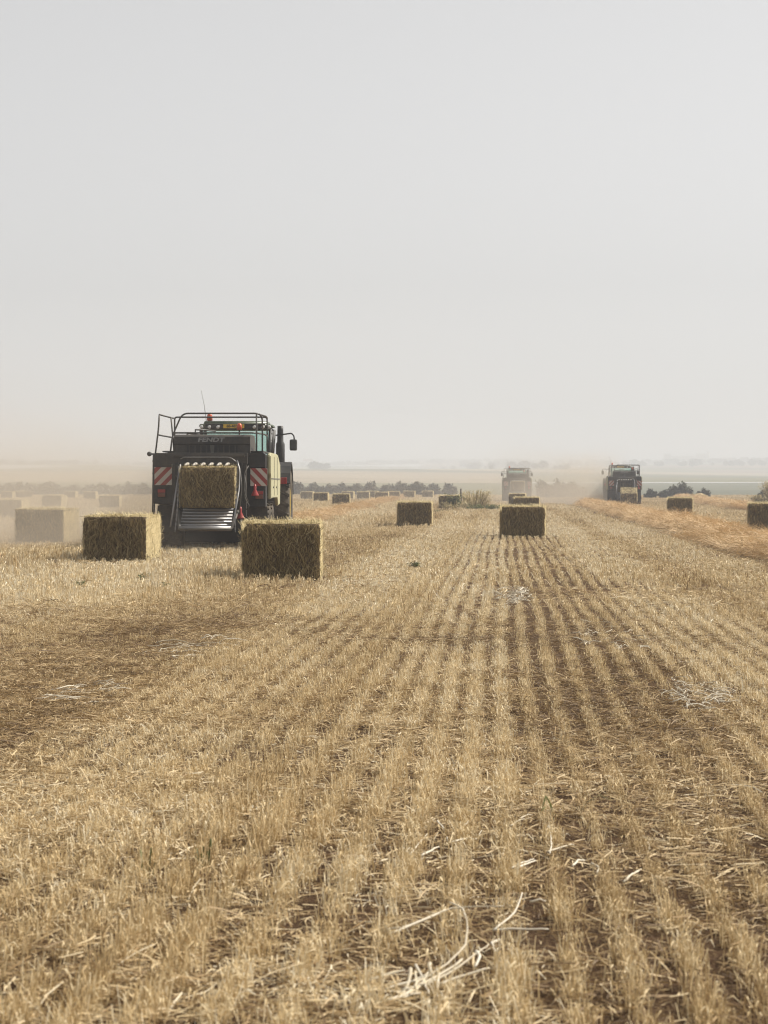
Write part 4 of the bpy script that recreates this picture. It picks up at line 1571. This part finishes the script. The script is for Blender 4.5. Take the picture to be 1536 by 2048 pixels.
hx = random.Random(23)
house(238, 3300, 30, 14, 9.5, 'render_wall', 'flat_roof', 'long pale grain works building on the skyline above the dark tractor', None, False, 'grain_works')
house(217, 3306, 9, 12, 13, 'warm_wall', 'flat_roof', 'narrow taller block at the dusty end of the skyline works', None, False, 'works_block')
house(262, 3310, 13, 12, 12.5, 'warm_wall', 'flat_roof', 'grey block beside the white tower on the skyline works', None, False, 'works_block')
t = empty('white_tower', (270, 3302, ground_z(270, 3302) - .3))
tag(t, 'slim white tower at the end of the skyline works', 'tower')
MB().lathe([(0, 2.0), (14.5, 2.0), (14.5, .01)], (0, 0, 0), 'z', 16).build('shaft', M['render_wall'], t)
MB().lathe([(14.5, 2.3), (15.6, 2.3), (16.4, .01)], (0, 0, 0), 'z', 16).build('cap', M['flat_roof'], t)
for k in range(26):
    xx = -560 + k * 46 + hx.uniform(-16, 16)
    if 180 < xx < 290: continue
    yy = hx.choice((3080, 3250, 3420)) + hx.uniform(-30, 30)
    house(xx, yy, hx.uniform(9, 18), hx.uniform(8, 11), hx.choice((3.4, 4.5, 6.6)), hx.choice(('render_wall', 'render_wall', 'warm_wall')), hx.choice(('roof_red', 'flat_roof')),
          'tiny hazy house among the trees of the skyline town', 'houses of the skyline town', hx.random() < .6)
for (xx, yy, h, lb) in ((-278, 3420, 27, 'taller thin lattice mast on the hazy skyline'), (-269, 3400, 22, 'shorter thin mast beside the taller skyline mast')):
    m = MB()
    for sx, sy in ((-1, -1), (1, -1), (0, 1)):
        m.tube([(sx * .8, sy * .8, 0), (sx * .15, sy * .15, h)], .16, 5)
    for q in range(9):
        z = h * q / 9
        s = .8 - .65 * q / 9
        m.tube([(-s, -s, z), (s, -s, z + h / 9), (0, s, z), (-s, -s, z + h / 9)], .09, 4)
    o = m.build('lattice_mast', M['grey'], None, (xx, yy, ground_z(xx, yy) - .3))
    tag(o, lb, 'mast')


# ------------------------------------------------------------------ air: haze over the whole plain and the dust the balers raise
def volume_box(name, x0, x1, y0, y1, z0, z1, mat, label=None, cat=None):
    o = MB().box(x0, x1, y0, y1, z0, z1).build(name, mat)
    tag(o, label, cat, kind='stuff')
    return o


hm = bpy.data.materials.new('haze_air')
hm.use_nodes = True
hn = hm.node_tree.nodes
hn.remove(hn['Principled BSDF'])
pv = hn.new('ShaderNodeVolumePrincipled')
pv.inputs['Color'].default_value = (.80, .83, .89, 1)
pv.inputs['Density'].default_value = .00078
pv.inputs['Anisotropy'].default_value = .15
hm.node_tree.links.new(pv.outputs[0], hn['Material Output'].inputs['Volume'])
volume_box('haze', -2480, 2480, -100, 4760, -8, 75, hm, 'pale summer haze over the whole plain', 'haze')


def dust(name, label, box, src, drift, dens, seed, h0=1.2, hgrow=.10, w0=4.0, wgrow=.45, fade=30.0):
    """plume that starts at src and drifts along -x, spreading and thinning as it goes"""
    m = bpy.data.materials.new(name + '_air')
    m.use_nodes = True
    N, L = m.node_tree.nodes, m.node_tree.links
    N.remove(N['Principled BSDF'])
    g = N.new('ShaderNodeNewGeometry')
    sx = N.new('ShaderNodeSeparateXYZ')
    L.new(g.outputs['Position'], sx.inputs[0])
    X, Y, Z = sx.outputs
    mn = lambda *a, **k: math_node(N, L, *a, **k)
    u = mn('MULTIPLY', mn('SUBTRACT', src[0], X), 1.0)                       # metres downwind
    up = mn('MAXIMUM', u, 0.0)
    start = mn('SMOOTH_MIN', mn('MAXIMUM', mn('MULTIPLY', mn('ADD', u, drift), 1.0 / drift), 0.0), 1.0, .3)
    hh = mn('ADD', h0, mn('MULTIPLY', up, hgrow))
    ww = mn('ADD', w0, mn('MULTIPLY', up, wgrow))
    zz = mn('DIVIDE', Z, hh)
    yc = mn('SUBTRACT', mn('SUBTRACT', Y, src[1]), mn('MULTIPLY', up, .25))
    yy = mn('DIVIDE', yc, ww)
    e = mn('ADD', mn('MULTIPLY', zz, zz), mn('MULTIPLY', yy, yy))
    e = mn('ADD', e, mn('MULTIPLY', up, 1.0 / fade))
    fall = mn('POWER', 2.718, mn('MULTIPLY', e, -1.0))
    mp = N.new('ShaderNodeMapping')
    mp.inputs['Location'].default_value = (seed * 3.1, seed * 1.7, 0)
    mp.inputs['Scale'].default_value = (.16, .12, .34)
    L.new(g.outputs['Position'], mp.inputs['Vector'])
    n = noise(N, L, 1.0, 3, mp.outputs[0], .55)
    cl = mn('MAXIMUM', mn('MULTIPLY_ADD', n.outputs['Fac'], 3.2, -.95), 0.05)
    d = mn('MULTIPLY', mn('MULTIPLY', mn('MULTIPLY', fall, cl), start), dens)
    pv = N.new('ShaderNodeVolumePrincipled')
    pv.inputs['Color'].default_value = (.80, .715, .60, 1)
    pv.inputs['Anisotropy'].default_value = .2
    L.new(d, pv.inputs['Density'])
    L.new(pv.outputs[0], N['Material Output'].inputs['Volume'])
    return volume_box(name, *box, m, label, 'dust')


dust('dust_cloud', 'thick tan dust blowing left from the biggest baler', (-62, -5.6, 52, 150, .02, 9), (-8.0, 62), 1.8, .21, 1, 1.7, .095, 7.0, .55, 40)
dust('dust_cloud', 'brown dust hanging round the baler between the row bales', (-26, 6.5, 205, 262, .02, 8), (2.5, 224), 3.0, .036, 2, 1.7, .09, 6.0, .3, 16)
dust('dust_cloud', 'tan dust drifting left off the baler with the tilted bale', (-12, 10.4, 192, 232, .02, 8), (8.3, 200), 1.8, 1.3, 5, 2.2, .14, 4.0, .25, 2.5)
